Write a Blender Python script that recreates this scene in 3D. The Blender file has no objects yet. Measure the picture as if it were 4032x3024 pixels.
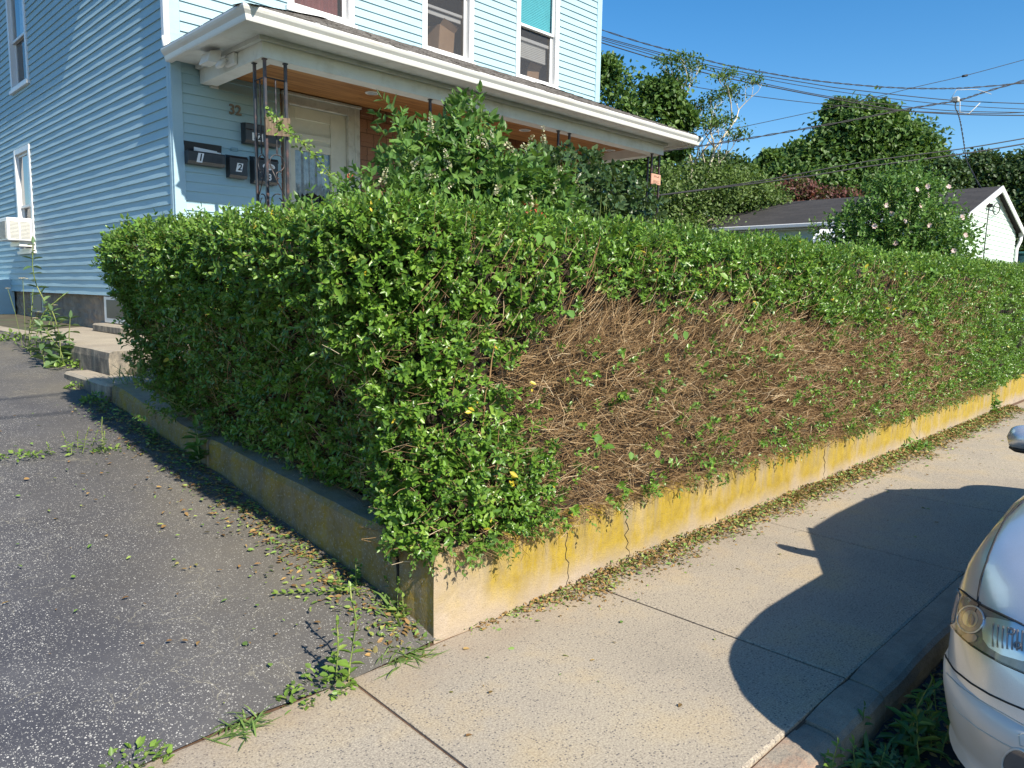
import bpy, math, random
import numpy as np
from mathutils import Vector
from mathutils.bvhtree import BVHTree
R = math.radians
rng = np.random.default_rng(7)
random.seed(7)
scene = bpy.context.scene
COL = scene.collection

# ------------------------------------------------------------------ objects
def worigin(o):
    v = Vector((0, 0, 0))
    while o is not None:
        v += o.location; o = o.parent
    return v

def tag(o, label=None, cat=None, group=None, kind=None):
    if label: o['label'] = label
    if cat: o['category'] = cat
    if group: o['group'] = group
    if kind: o['kind'] = kind
    return o

def empty(name, loc, label=None, cat=None, group=None):
    o = bpy.data.objects.new(name, None); COL.objects.link(o)
    o.location = loc; o.empty_display_size = .2
    return tag(o, label, cat, group)

def link(name, me, mat=None, parent=None):
    o = bpy.data.objects.new(name, me); COL.objects.link(o)
    if mat is not None: me.materials.append(mat)
    if parent is not None: o.parent = parent
    return o

def np_mesh(name, V, F, mat=None, parent=None, smooth=False, attrs=None):
    """V (n,3) world coordinates, F (m,k) indices, all faces of k corners"""
    V = np.asarray(V, np.float64)
    if parent is not None: V = V - np.array(worigin(parent))
    F = np.asarray(F, np.int32)
    me = bpy.data.meshes.new(name)
    me.vertices.add(len(V)); me.vertices.foreach_set('co', V.astype(np.float32).ravel())
    k = F.shape[1]
    me.loops.add(F.size); me.loops.foreach_set('vertex_index', F.ravel())
    me.polygons.add(len(F))
    me.polygons.foreach_set('loop_start', np.arange(0, F.size, k, dtype=np.int32))
    try: me.polygons.foreach_set('loop_total', np.full(len(F), k, np.int32))
    except Exception: pass
    if smooth: me.polygons.foreach_set('use_smooth', np.ones(len(F), bool))
    for nm, arr in (attrs or {}).items():
        a = me.attributes.new(nm, 'FLOAT', 'POINT'); a.data.foreach_set('value', np.asarray(arr, np.float32))
    me.update(calc_edges=True); me.validate()
    return link(name, me, mat, parent)

class MB:
    def __init__(s): s.v = []; s.f = []; s.sm = []
    def add(s, vs, fs, smooth=False):
        b = len(s.v); s.v += [tuple(map(float, p)) for p in vs]
        s.f += [tuple(b + i for i in f) for f in fs]; s.sm += [smooth] * len(fs); return s
    def box(s, a, b):
        x0, x1 = sorted((a[0], b[0])); y0, y1 = sorted((a[1], b[1])); z0, z1 = sorted((a[2], b[2]))
        return s.add([(x0,y0,z0),(x1,y0,z0),(x1,y1,z0),(x0,y1,z0),(x0,y0,z1),(x1,y0,z1),(x1,y1,z1),(x0,y1,z1)],
                     [(0,3,2,1),(4,5,6,7),(0,1,5,4),(1,2,6,5),(2,3,7,6),(3,0,4,7)])
    def cbox(s, a, b, c=.006):
        """box with chamfered edges"""
        lo = [min(a[i], b[i]) for i in range(3)]; hi = [max(a[i], b[i]) for i in range(3)]
        c = min([c] + [(hi[i]-lo[i])*.45 for i in range(3)])
        vs = []; idx = {}
        for ix in (0,1):
            for iy in (0,1):
                for iz in (0,1):
                    p = [(lo, hi)[q][k] for k, q in enumerate((ix,iy,iz))]
                    for ax in range(3):
                        w = list(p)
                        for k, q in enumerate((ix,iy,iz)):
                            if k != ax: w[k] += -c if q else c
                        idx[(ix,iy,iz,ax)] = len(vs); vs.append(w)
        fs = []
        for ax in range(3):
            o = [k for k in range(3) if k != ax]
            for q in (0,1):
                loop = []
                for (u, v) in ((0,0),(1,0),(1,1),(0,1)):
                    t = [0,0,0]; t[ax] = q; t[o[0]] = u; t[o[1]] = v; loop.append(idx[(*t, ax)])
                fs.append(loop)
            for u in (0,1):
                for v in (0,1):
                    t = [0,0,0]; t[o[0]] = u; t[o[1]] = v
                    t0 = list(t); t1 = list(t); t0[ax] = 0; t1[ax] = 1
                    fs.append([idx[(*t0,o[0])], idx[(*t1,o[0])], idx[(*t1,o[1])], idx[(*t0,o[1])]])
        for ix in (0,1):
            for iy in (0,1):
                for iz in (0,1): fs.append([idx[(ix,iy,iz,k)] for k in range(3)])
        return s.add(vs, fs)
    def tube(s, pts, r, n=8, cap=True, smooth=True):
        P = [Vector(p) for p in pts]; m = len(P)
        rr = r if hasattr(r, '__len__') else [r]*m
        vs = []; up = None
        for i in range(m):
            t = (P[min(i+1,m-1)] - P[max(i-1,0)])
            if t.length < 1e-9: t = Vector((0,0,1))
            t.normalize()
            if up is None:
                up = Vector((0,0,1)) if abs(t.z) < .9 else Vector((1,0,0))
            a = t.cross(up)
            if a.length < 1e-4: a = t.orthogonal()
            a.normalize(); b = a.cross(t).normalized(); up = b
            for k in range(n):
                q = 2*math.pi*k/n; vs.append(P[i] + (a*math.cos(q) + b*math.sin(q))*rr[i])
        fs = [(i*n+k, i*n+(k+1)%n, (i+1)*n+(k+1)%n, (i+1)*n+k) for i in range(m-1) for k in range(n)]
        s.add(vs, fs, smooth)
        if cap:
            b = len(s.v) - len(vs)
            s.f += [tuple(b+k for k in range(n))[::-1], tuple(b+(m-1)*n+k for k in range(n))]; s.sm += [False, False]
        return s
    def disc(s, c, axis, r, h, n=28, r2=None):
        c = Vector(c); ax = Vector(axis).normalized()
        r2 = r if r2 is None else r2
        return s.tube([c, c+ax*h*.8, c+ax*h], [r, r, r2], n, True, False)
    def prism(s, outline, axis, d0, d1):
        """outline: 2-D points in the two other axes (in order), extruded along axis"""
        o = [k for k in range(3) if k != axis]; n = len(outline); vs = []
        for d in (d0, d1):
            for p in outline:
                w = [0,0,0]; w[axis] = d; w[o[0]] = p[0]; w[o[1]] = p[1]; vs.append(w)
        return s.add(vs, [tuple(range(n))[::-1], tuple(range(n, 2*n))] + [(i,(i+1)%n,n+(i+1)%n,n+i) for i in range(n)])
    def grid(s, rows, closed=False, smooth=True):
        n = len(rows[0]); vs = [p for r in rows for p in r]; m = len(rows)
        fs = [(i*n+k, i*n+(k+1)%n, (i+1)*n+(k+1)%n, (i+1)*n+k) for i in range(m-1) for k in range(n if closed else n-1)]
        return s.add(vs, fs, smooth)
    def build(s, name, mat, parent=None, recalc=True):
        me = bpy.data.meshes.new(name)
        off = worigin(parent) if parent is not None else Vector((0,0,0))
        me.from_pydata([Vector(p)-off for p in s.v], [], s.f)
        me.polygons.foreach_set('use_smooth', s.sm)
        if recalc:
            import bmesh
            bm = bmesh.new(); bm.from_mesh(me); bmesh.ops.recalc_face_normals(bm, faces=bm.faces); bm.to_mesh(me); bm.free()
        me.update(); me.validate()
        return link(name, me, mat, parent)

# ---------------------------------------------------------------- materials
class NT:
    def __init__(s, name):
        s.m = bpy.data.materials.new(name); s.m.use_nodes = True
        s.t = s.m.node_tree; s.t.nodes.clear()
        s.out = s.n('ShaderNodeOutputMaterial')
        s.pos = None
    def n(s, typ, **kw):
        nd = s.t.nodes.new(typ)
        for k, v in kw.items(): setattr(nd, k, v)
        return nd
    def l(s, a, b): s.t.links.new(a, b)
    def P(s):
        if s.pos is None: s.pos = s.n('ShaderNodeNewGeometry')
        return s.pos.outputs['Position']
    def mapp(s, scale=(1,1,1), vec=None, rot=(0,0,0), loc=(0,0,0)):
        m = s.n('ShaderNodeMapping'); m.inputs['Scale'].default_value = scale
        m.inputs['Rotation'].default_value = rot; m.inputs['Location'].default_value = loc
        s.l(vec or s.P(), m.inputs['Vector']); return m.outputs[0]
    def noise(s, scale, detail=3, rough=.55, vec=None, dist=0):
        t = s.n('ShaderNodeTexNoise'); t.inputs['Scale'].default_value = scale
        t.inputs['Detail'].default_value = detail; t.inputs['Roughness'].default_value = rough
        t.inputs['Distortion'].default_value = dist
        s.l(vec or s.P(), t.inputs['Vector']); return t.outputs['Fac']
    def voro(s, scale, feature='F1', vec=None, out='Distance', rand=1):
        t = s.n('ShaderNodeTexVoronoi', feature=feature); t.inputs['Scale'].default_value = scale
        t.inputs['Randomness'].default_value = rand
        s.l(vec or s.P(), t.inputs['Vector']); return t.outputs[out]
    def ramp(s, fac, stops, interp='LINEAR'):
        r = s.n('ShaderNodeValToRGB'); r.color_ramp.interpolation = interp
        e = r.color_ramp.elements
        while len(e) < len(stops): e.new(.5)
        for k, (p, c) in enumerate(stops):
            e[k].position = p
            e[k].color = (c, c, c, 1) if not hasattr(c, '__len__') else (*c, 1)
        s.l(fac, r.inputs[0]); return r.outputs[0]
    def mix(s, fac, a, b, mode='MIX'):
        m = s.n('ShaderNodeMix', data_type='RGBA', blend_type=mode)
        for sock, v in ((m.inputs['Factor'], fac), (m.inputs[6], a), (m.inputs[7], b)):
            if isinstance(v, (int, float)): sock.default_value = v
            elif isinstance(v, tuple): sock.default_value = (*v, 1)
            else: s.l(v, sock)
        return m.outputs[2]
    def math(s, op, a, b=0.0, clamp=False):
        m = s.n('ShaderNodeMath', operation=op); m.use_clamp = clamp
        for k, v in enumerate((a, b)):
            if isinstance(v, (int, float)): m.inputs[k].default_value = v
            else: s.l(v, m.inputs[k])
        return m.outputs[0]
    def sep(s, vec=None):
        x = s.n('ShaderNodeSeparateXYZ'); s.l(vec or s.P(), x.inputs[0]); return x.outputs
    def bump(s, h, strength=.5, dist=.01):
        b = s.n('ShaderNodeBump'); b.inputs['Strength'].default_value = strength; b.inputs['Distance'].default_value = dist
        s.l(h, b.inputs['Height']); return b.outputs[0]
    def pbsdf(s, color, rough=.6, metal=0, spec=.5, normal=None, coat=0):
        p = s.n('ShaderNodeBsdfPrincipled')
        for nm, v in (('Base Color', color), ('Roughness', rough), ('Metallic', metal), ('Specular IOR Level', spec), ('Coat Weight', coat)):
            if isinstance(v, (int, float)): p.inputs[nm].default_value = v
            elif isinstance(v, tuple): p.inputs[nm].default_value = (*v, 1)
            else: s.l(v, p.inputs[nm])
        if normal is not None: s.l(normal, p.inputs['Normal'])
        return p.outputs[0]
    def done(s, shader): s.l(shader, s.out.inputs['Surface']); return s.m

def simple(name, c, rough=.6, var=.12, scale=6, metal=0, spec=.5, bump=0, bscale=60, coat=0, dirt=None, dirt_amt=.5, dscale=3):
    k = NT(name)
    f = k.noise(scale, 5, .6)
    lo = tuple(x*(1-var) for x in c); hi = tuple(min(1, x*(1+var)) for x in c)
    col = k.ramp(f, [(.3, lo), (.7, hi)])
    if dirt:
        d = k.ramp(k.noise(dscale, 6, .7), [(.5, 0), (.72, dirt_amt)])
        col = k.mix(d, col, dirt)
    nm = k.bump(k.noise(bscale, 4), bump, .004) if bump else None
    return k.done(k.pbsdf(col, rough, metal, spec, nm, coat))

def leaf_mat(name, stops, trans=.28, rough=.42, spec=.4, sat=1.0):
    k = NT(name)
    a = k.n('ShaderNodeAttribute', attribute_name='tint')
    col = k.ramp(a.outputs['Fac'], stops)
    n = k.noise(90, 2)
    col = k.mix(k.ramp(n, [(.35, 0), (.75, .25)]), col, (.16, .24, .06), 'MIX')
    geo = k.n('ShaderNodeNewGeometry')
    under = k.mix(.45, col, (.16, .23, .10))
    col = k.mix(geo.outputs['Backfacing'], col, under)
    p = k.pbsdf(col, rough, 0, spec)
    t = k.n('ShaderNodeBsdfTranslucent'); k.l(k.mix(1.0, col, (1.15, 1.25, .55), 'MULTIPLY'), t.inputs[0])
    m = k.n('ShaderNodeMixShader'); m.inputs[0].default_value = trans
    k.l(p, m.inputs[1]); k.l(t.outputs[0], m.inputs[2])
    return k.done(m.outputs[0])

M = {}
PRIVET = [(0, (.042, .105, .016)), (.35, (.105, .225, .026)), (.7, (.195, .345, .042)), (.93, (.34, .45, .080)), (.985, (.50, .42, .04)), (1, (.65, .48, .04))]
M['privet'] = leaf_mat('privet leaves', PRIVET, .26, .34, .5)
M['vine'] = leaf_mat('vine leaves', [(0, (.08, .20, .04)), (.6, (.16, .32, .06)), (1, (.26, .40, .09))], .32)
M['bushleaf'] = leaf_mat('bush leaves', [(0, (.045, .12, .028)), (.6, (.12, .245, .05)), (1, (.24, .37, .09))], .3)
M['lilac'] = leaf_mat('lilac leaves', [(0, (.018, .045, .018)), (.5, (.04, .085, .03)), (.85, (.09, .13, .055)), (1, (.15, .15, .07))], .18, .35)
M['tree'] = leaf_mat('tree leaves', [(0, (.035, .085, .02)), (.5, (.085, .17, .035)), (1, (.17, .26, .055))], .3, .5)
M['treeolive'] = leaf_mat('olive tree leaves', [(0, (.06, .10, .025)), (.5, (.12, .19, .045)), (1, (.21, .27, .075))], .3, .5)
M['treedark'] = leaf_mat('dark evergreen leaves', [(0, (.012, .035, .012)), (.5, (.035, .075, .022)), (1, (.075, .13, .035))], .2, .5)
M['redleaf'] = leaf_mat('dark red leaves', [(0, (.04, .008, .012)), (.5, (.115, .02, .028)), (1, (.20, .045, .05))], .25, .5)
M['weed'] = leaf_mat('weed leaves', [(0, (.09, .18, .03)), (.6, (.20, .33, .055)), (1, (.34, .42, .11))], .3)
M['paleweed'] = leaf_mat('blue green weed leaves', [(0, (.07, .14, .06)), (.6, (.13, .22, .10)), (1, (.22, .32, .14))], .3)
M['litter'] = leaf_mat('leaf litter', [(0, (.14, .07, .03)), (.3, (.30, .165, .065)), (.5, (.46, .29, .11)), (.6, (.10, .19, .04)), (.85, (.20, .32, .07)), (1, (.42, .45, .12))], .1, .6)
M['petal'] = leaf_mat('petals', [(0, (.75, .50, .50)), (.5, (.85, .62, .62)), (1, (.9, .75, .74))], .3, .5)
M['rose'] = leaf_mat('rose petals', [(0, (.6, .06, .05)), (.5, (.75, .15, .10)), (1, (.8, .35, .22))], .2, .5)
M['spike'] = leaf_mat('flower spikes', [(0, (.45, .40, .28)), (.5, (.6, .55, .38)), (1, (.75, .70, .55))], .2, .6)

def twig_mat(name, stops, rough=.8):
    k = NT(name)
    a = k.n('ShaderNodeAttribute', attribute_name='tint')
    col = k.ramp(a.outputs['Fac'], stops)
    return k.done(k.pbsdf(col, rough, 0, .25))
M['twig'] = twig_mat('hedge twigs', [(0, (.09, .052, .024)), (.4, (.27, .165, .078)), (.75, (.47, .32, .165)), (1, (.72, .58, .38))])
M['greentwig'] = twig_mat('green stems', [(0, (.12, .17, .05)), (.6, (.22, .28, .08)), (1, (.38, .36, .14))])
M['core'] = simple('dark hedge core', (.020, .013, .008), .95, .5, 60)  # hedge core, near-black to stand in for shade among the inner twigs
M['bark'] = simple('bark', (.22, .17, .12), .9, .3, 5, bump=.6, bscale=25)
M['palebark'] = simple('pale bark', (.55, .49, .38), .85, .25, 4, bump=.4, bscale=25)

# siding
def siding_mat(name, c, dirty=0.25):
    k = NT(name)
    col = k.ramp(k.noise(1.3, 5, .65, k.mapp((1, 1, 2.5))), [(.3, tuple(x*.94 for x in c)), (.7, tuple(min(1, x*1.04) for x in c))])
    streak = k.ramp(k.noise(3, 5, .7, k.mapp((3, 3, .35))), [(.55, 0), (.8, dirty)])
    col = k.mix(streak, col, tuple(x*.75 for x in c))
    wav = k.noise(2.2, 2, .5, k.mapp((1, 1, 8)))
    return k.done(k.pbsdf(col, .55, 0, .35, k.bump(wav, .18, .02)))
M['siding'] = siding_mat('pale blue siding', (.34, .50, .56))
M['sidetrim'] = siding_mat('pale blue trim', (.35, .51, .585), .15)
M['greenside'] = siding_mat('pale green siding', (.58, .70, .60), .1)
M['white'] = simple('white paint', (.70, .70, .68), .5, .05, 3, dirt=(.55, .54, .48), dirt_amt=.35)
M['beam'] = simple('weathered white paint', (.70, .72, .70), .6, .06, 4, dirt=(.45, .44, .38), dirt_amt=.45, dscale=5)
k = NT('gutter paint')
g = k.noise(2.5, 5, .7, k.mapp((1, 1, 5)))
col = k.mix(k.ramp(g, [(.52, 0), (.75, .5)]), (.70, .70, .67), (.52, .45, .31))
M['gutter'] = k.done(k.pbsdf(col, .35, 0, .5))
M['vinylwhite'] = simple('white vinyl', (.72, .72, .71), .35, .03, 3)
M['oldtrim'] = simple('old grey door trim', (.52, .52, .46), .7, .12, 5, dirt=(.26, .24, .19), dirt_amt=.7, dscale=9)
M['doorpaint'] = simple('cream door paint', (.58, .57, .48), .55, .06, 4, dirt=(.40, .38, .30), dirt_amt=.4)
M['black'] = simple('black metal', (.018, .018, .02), .45, .3, 10)
M['iron'] = simple('rusty black iron', (.03, .03, .034), .45, .3, 14, dirt=(.20, .08, .05), dirt_amt=.7, dscale=7)
M['mailblack'] = simple('black mailbox steel', (.022, .023, .027), .38, .2, 8, dirt=(.06, .06, .06), dirt_amt=.5)
M['label'] = simple('white label', (.8, .8, .8), .5, .03)
M['ink'] = simple('black ink', (.012, .012, .012), .5, .1)
M['brass'] = simple('tarnished brass numerals', (.21, .165, .12), .6, .25, 20, metal=.3)
M['wire'] = simple('black cable', (.02, .02, .022), .6, .2)
M['rubber'] = simple('rubber', (.02, .02, .02), .7, .2)
M['dark'] = simple('dark room', (.035, .033, .032), .9, .3)
M['greyroom'] = simple('grey room', (.10, .09, .085), .9, .3)
M['curtain'] = simple('red curtain', (.30, .10, .10), .9, .4, 5)
M['lace'] = simple('pale lace curtain', (.36, .40, .42), .9, .35, 12)
M['teal'] = simple('teal blind', (.10, .42, .46), .6, .06)
M['whiteblind'] = simple('white blind', (.66, .66, .64), .6, .05)
M['cardboard'] = simple('cardboard', (.42, .27, .16), .85, .1)
M['greybox'] = simple('putty plastic', (.50, .49, .44), .6, .1)
M['awning'] = simple('white awning metal', (.72, .74, .76), .5, .05)

def glass_mat(name, tint=(1, 1, 1), extra=0.0, haze=None):
    k = NT(name)
    lw = k.n('ShaderNodeLayerWeight'); lw.inputs[0].default_value = .5; pw = k.math('POWER', lw.outputs['Facing'], 4.0)
    tr = k.n('ShaderNodeBsdfTransparent'); tr.inputs[0].default_value = (*tint, 1)
    gl = k.n('ShaderNodeBsdfGlossy'); gl.inputs['Roughness'].default_value = .02
    m = k.n('ShaderNodeMixShader'); k.l(k.math('ADD', pw, .035+extra, True), m.inputs[0])
    k.l(tr.outputs[0], m.inputs[1]); k.l(gl.outputs[0], m.inputs[2])
    o = m.outputs[0]
    if haze:
        d = k.n('ShaderNodeBsdfDiffuse'); d.inputs[0].default_value = (*haze[0], 1)
        m2 = k.n('ShaderNodeMixShader'); m2.inputs[0].default_value = haze[1]
        k.l(o, m2.inputs[1]); k.l(d.outputs[0], m2.inputs[2]); o = m2.outputs[0]
    return k.done(o)
M['glass'] = glass_mat('window glass', (.9, .93, .93), .05)
M['screen'] = glass_mat('insect screen over glass', (.75, .75, .75), .0, ((.13, .125, .12), .30))
M['carglass'] = glass_mat('car glass', (.13, .15, .15), .05)
M['lampglass'] = glass_mat('lamp cover', (.95, .95, .95), .04)

# asphalt driveway
k = NT('driveway asphalt')
x, y, z = k.sep()
base = k.ramp(k.noise(1.4, 6, .6), [(.3, (.040, .042, .054)), (.7, (.066, .068, .082))])
base = k.mix(k.ramp(k.noise(260, 2), [(.35, 0), (.75, .5)]), base, (.11, .11, .12))
wear = k.math('ADD', k.ramp(k.noise(.8, 4, .6), [(.34, .06), (.66, .75)]), k.ramp(k.noise(4.5, 3, .6), [(.35, -.0), (.7, .30)]))
xl = k.n('ShaderNodeMapRange'); xl.inputs[1].default_value = 1.6; xl.inputs[2].default_value = -.2; xl.inputs[3].default_value = .35; xl.inputs[4].default_value = 1.15; k.l(x, xl.inputs[0])
wear = k.math('MULTIPLY', wear, xl.outputs[0])
for sc_, lo_, hi_, am in ((85, .14, .32, .7), (125, .18, .38, .7), (190, .22, .46, .65)):
    flat = k.mapp((1, 1, 0), loc=(sc_, 3, 0)); sv = k.voro(sc_, vec=flat); sr = k.sep(k.voro(sc_, vec=flat, out='Color'))
    stone = k.math('MULTIPLY', k.math('LESS_THAN', sv, k.math('ADD', lo_, k.math('MULTIPLY', sr[2], hi_-lo_))), k.math('LESS_THAN', sr[0], wear))
    tone = k.ramp(sr[1], [(.0, (.22, .22, .21)), (.5, (.46, .45, .41)), (1, (.78, .76, .70))])
    base = k.mix(k.math('MULTIPLY', stone, am), base, tone)
dustm = k.math('MULTIPLY', k.ramp(k.noise(2.2, 5, .65), [(.45, 0), (.75, .35)]), xl.outputs[0])
base = k.mix(dustm, base, (.23, .225, .22))
cn = k.n('ShaderNodeTexNoise'); cn.inputs['Scale'].default_value = 14; cn.inputs['Detail'].default_value = 6; k.l(k.P(), cn.inputs['Vector'])
wv = k.mix(.075, k.P(), cn.outputs['Color'])
for sc_, wd_, am in ((4.2, .010, .62), (9.0, .016, .42)):
    cr = k.voro(sc_, 'DISTANCE_TO_EDGE', wv)
    crm = k.math('MULTIPLY', k.ramp(cr, [(.0, 1), (wd_, 0)]), k.ramp(k.noise(2.3, 5, .7), [(.48, 0), (.62, 1)]))
    base = k.mix(k.math('MULTIPLY', crm, am), base, (.40, .37, .27))
sx = k.n('ShaderNodeMapRange'); sx.inputs[1].default_value = .55; sx.inputs[2].default_value = 1.95; k.l(x, sx.inputs[0])
silt = k.math('MULTIPLY', k.ramp(k.noise(.9, 5, .6), [(.30, .12), (.66, .62)]), sx.outputs[0])
base = k.mix(silt, base, (.20, .175, .125))
M['asphalt'] = k.done(k.pbsdf(base, .85, 0, .25, k.bump(k.math('ADD', k.noise(170, 3), k.math('MULTIPLY', stone, .5)), .35, .006)))
# road asphalt
M['road'] = simple('road asphalt', (.05, .05, .054), .9, .3, 90, bump=.5, bscale=180, dirt=(.12, .11, .10), dirt_amt=.4)
# pavement concrete
k = NT('sidewalk concrete')
big = k.noise(1.0, 5, .6)
base = k.ramp(big, [(.28, (.31, .275, .225)), (.5, (.385, .335, .265)), (.72, (.455, .39, .285))])
rust = k.ramp(k.noise(2.0, 5, .65), [(.50, 0), (.75, .5)])
base = k.mix(rust, base, (.47, .34, .17))
grain = k.noise(120, 5, .8)
base = k.mix(k.ramp(grain, [(.36, .85), (.49, 0)]), base, (.15, .125, .10))
base = k.mix(k.ramp(grain, [(.53, 0), (.66, .8)]), base, (.64, .55, .40))
pv = k.voro(95, vec=k.mapp((1, 1, 1))); pr = k.sep(k.voro(95, vec=k.mapp((1, 1, 1)), out='Color'))[1]
peb = k.math('MULTIPLY', k.ramp(pv, [(.30, 1), (.42, 0)]), k.math('LESS_THAN', pr, .20))
base = k.mix(k.math('MULTIPLY', peb, .85), base, (.11, .10, .10))
yy = k.sep()[1]
edge = k.n('ShaderNodeMapRange'); edge.inputs[1].default_value = 2.15; edge.inputs[2].default_value = 2.5; k.l(yy, edge.inputs[0])
base = k.mix(k.math('MULTIPLY', edge.outputs[0], k.ramp(k.noise(5, 4), [(.3, .1), (.7, .6)])), base, (.30, .22, .15))
M['concrete'] = k.done(k.pbsdf(base, .85, 0, .25, k.bump(grain, .35, .004)))
k = NT('old kerb concrete')
base = k.ramp(k.noise(5, 6, .7), [(.3, (.25, .22, .18)), (.7, (.44, .38, .29))])
xx = k.sep()[0]
rx = k.n('ShaderNodeMapRange'); rx.inputs[1].default_value = 2.9; rx.inputs[2].default_value = 2.4; k.l(xx, rx.inputs[0])
base = k.mix(k.math('MULTIPLY', rx.outputs[0], k.ramp(k.noise(7, 5, .7), [(.42, 0), (.68, .6)])), base, (.42, .20, .11))
base = k.mix(k.ramp(k.noise(220, 3), [(.38, .6), (.5, 0)]), base, (.16, .14, .12))
M['kerb'] = k.done(k.pbsdf(base, .9, 0, .2, k.bump(k.noise(60, 5), .6, .008)))
# old walkway concrete
k = NT('worn walkway concrete')
base = k.ramp(k.noise(2, 6, .65), [(.3, (.33, .28, .22)), (.7, (.50, .43, .32))])
base = k.mix(k.ramp(k.noise(150, 3), [(.36, .5), (.5, 0)]), base, (.18, .16, .13))
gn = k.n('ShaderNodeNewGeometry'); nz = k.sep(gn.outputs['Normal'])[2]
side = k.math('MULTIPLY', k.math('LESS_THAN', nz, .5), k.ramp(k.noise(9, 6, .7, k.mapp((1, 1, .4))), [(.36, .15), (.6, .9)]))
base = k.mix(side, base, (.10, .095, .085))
M['walk'] = k.done(k.pbsdf(base, .9, 0, .2, k.bump(k.noise(40, 5), .5, .01)))
# lichen wall
k = NT('lichen covered retaining wall')
x, y, z = k.sep()
base = k.ramp(k.noise(3, 6, .65), [(.3, (.30, .245, .18)), (.7, (.46, .37, .275))])
pn = k.noise(2.4, 5, .62, k.mapp((1.6, 1.6, .55)))
zr = k.n('ShaderNodeMapRange'); zr.inputs[1].default_value = .02; zr.inputs[2].default_value = .15; k.l(k.math('ADD', z, k.math('MULTIPLY', k.math('SUBTRACT', k.noise(6, 4), .5), .22)), zr.inputs[0])
xr = k.n('ShaderNodeMapRange'); xr.inputs[1].default_value = 2.05; xr.inputs[2].default_value = 2.6
k.l(k.math('ADD', x, k.math('MULTIPLY', k.math('SUBTRACT', k.noise(5, 4), .5), .9)), xr.inputs[0])
ym = k.math('MULTIPLY', k.math('MULTIPLY', k.ramp(pn, [(.26, .15), (.50, 1)]), zr.outputs[0]), xr.outputs[0])
yel = k.ramp(k.noise(14, 4, .6), [(.3, (.27, .185, .013)), (.7, (.39, .275, .018))])
base = k.mix(k.math('MULTIPLY', ym, .92), base, yel)
st = k.ramp(k.noise(5, 5, .65, k.mapp((2.2, 2.2, .28), loc=(4, 2, 0))), [(.48, 0), (.66, .72)])
zt = k.n('ShaderNodeMapRange'); zt.inputs[1].default_value = .05; zt.inputs[2].default_value = .34; k.l(z, zt.inputs[0])
base = k.mix(k.math('MULTIPLY', st, zt.outputs[0]), base, (.26, .22, .16))
# the driveway side is darker, in olive and mustard with pale flecks
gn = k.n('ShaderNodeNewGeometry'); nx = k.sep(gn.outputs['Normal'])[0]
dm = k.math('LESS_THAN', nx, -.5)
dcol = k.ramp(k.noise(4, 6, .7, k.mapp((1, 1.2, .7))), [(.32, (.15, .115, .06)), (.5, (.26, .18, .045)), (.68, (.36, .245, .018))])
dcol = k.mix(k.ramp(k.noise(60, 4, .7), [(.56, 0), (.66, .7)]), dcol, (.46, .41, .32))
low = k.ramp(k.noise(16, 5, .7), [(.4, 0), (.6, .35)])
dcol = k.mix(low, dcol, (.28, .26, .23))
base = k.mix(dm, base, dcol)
base = k.mix(k.ramp(k.noise(170, 3), [(.36, .35), (.48, 0)]), base, (.20, .16, .10))
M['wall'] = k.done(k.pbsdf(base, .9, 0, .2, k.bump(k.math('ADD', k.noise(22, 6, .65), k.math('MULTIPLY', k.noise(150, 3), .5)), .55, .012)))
# soil
M['soil'] = simple('soil and thin grass', (.09, .075, .045), .95, .35, 5, bump=.6, bscale=40, dirt=(.06, .10, .03), dirt_amt=.8, dscale=1.5)
M['dirt'] = simple('joint dirt', (.13, .075, .045), .95, .35, 40, bump=.5, bscale=120)
M['crack'] = simple('deep crack', (.02, .018, .015), .95, .2)
# foundation stone
k = NT('rough foundation')
base = k.ramp(k.noise(3, 6, .7), [(.3, (.26, .215, .17)), (.7, (.47, .38, .29))])
base = k.mix(k.ramp(k.noise(5, 5, .7, k.mapp((1, 1, .4))), [(.5, 0), (.65, .8)]), base, (.22, .19, .17))
M['foundation'] = k.done(k.pbsdf(base, .95, 0, .2, k.bump(k.noise(14, 6, .7), 1, .06)))
# roof shingles
def shingle(name, c1, c2, vec_rot, bw=.3, bh=.14, streaks=False):
    k = NT(name)
    b = k.n('ShaderNodeTexBrick'); b.inputs['Scale'].default_value = 1
    b.inputs['Brick Width'].default_value = bw; b.inputs['Row Height'].default_value = bh
    b.inputs['Mortar Size'].default_value = .006; b.inputs['Bias'].default_value = 0
    b.inputs['Color1'].default_value = (*c1, 1); b.inputs['Color2'].default_value = (*c2, 1)
    b.inputs['Mortar'].default_value = tuple(x*.35 for x in c1) + (1,)
    k.l(k.mapp((1, 1, 1), rot=vec_rot), b.inputs['Vector'])
    col = b.outputs['Color']
    col = k.mix(k.ramp(k.noise(90, 4, .7), [(.4, .55), (.6, 0)]), col, tuple(x*.5 for x in c1))
    if streaks:
        st = k.noise(10, 5, .7, k.mapp((.8, 5, 5)))
        col = k.mix(k.ramp(st, [(.42, .75), (.55, 0)]), col, (.05, .042, .036))
        col = k.mix(k.ramp(st, [(.58, 0), (.72, .5)]), col, (.34, .31, .28))
    return k.done(k.pbsdf(col, .9, 0, .2, k.bump(b.outputs['Fac'], -.7, .015)))
M['shingle'] = shingle('weathered porch shingles', (.20, .19, .18), (.145, .135, .128), (0, 0, 0), streaks=True)
M['nshingle'] = shingle('dark roof shingles', (.075, .07, .068), (.052, .05, .05), (0, 0, R(90)), .5, .15)
M['cedar'] = shingle('cedar wall shingles', (.38, .20, .125), (.31, .155, .095), (R(90), 0, 0), .20, .17)
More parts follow.
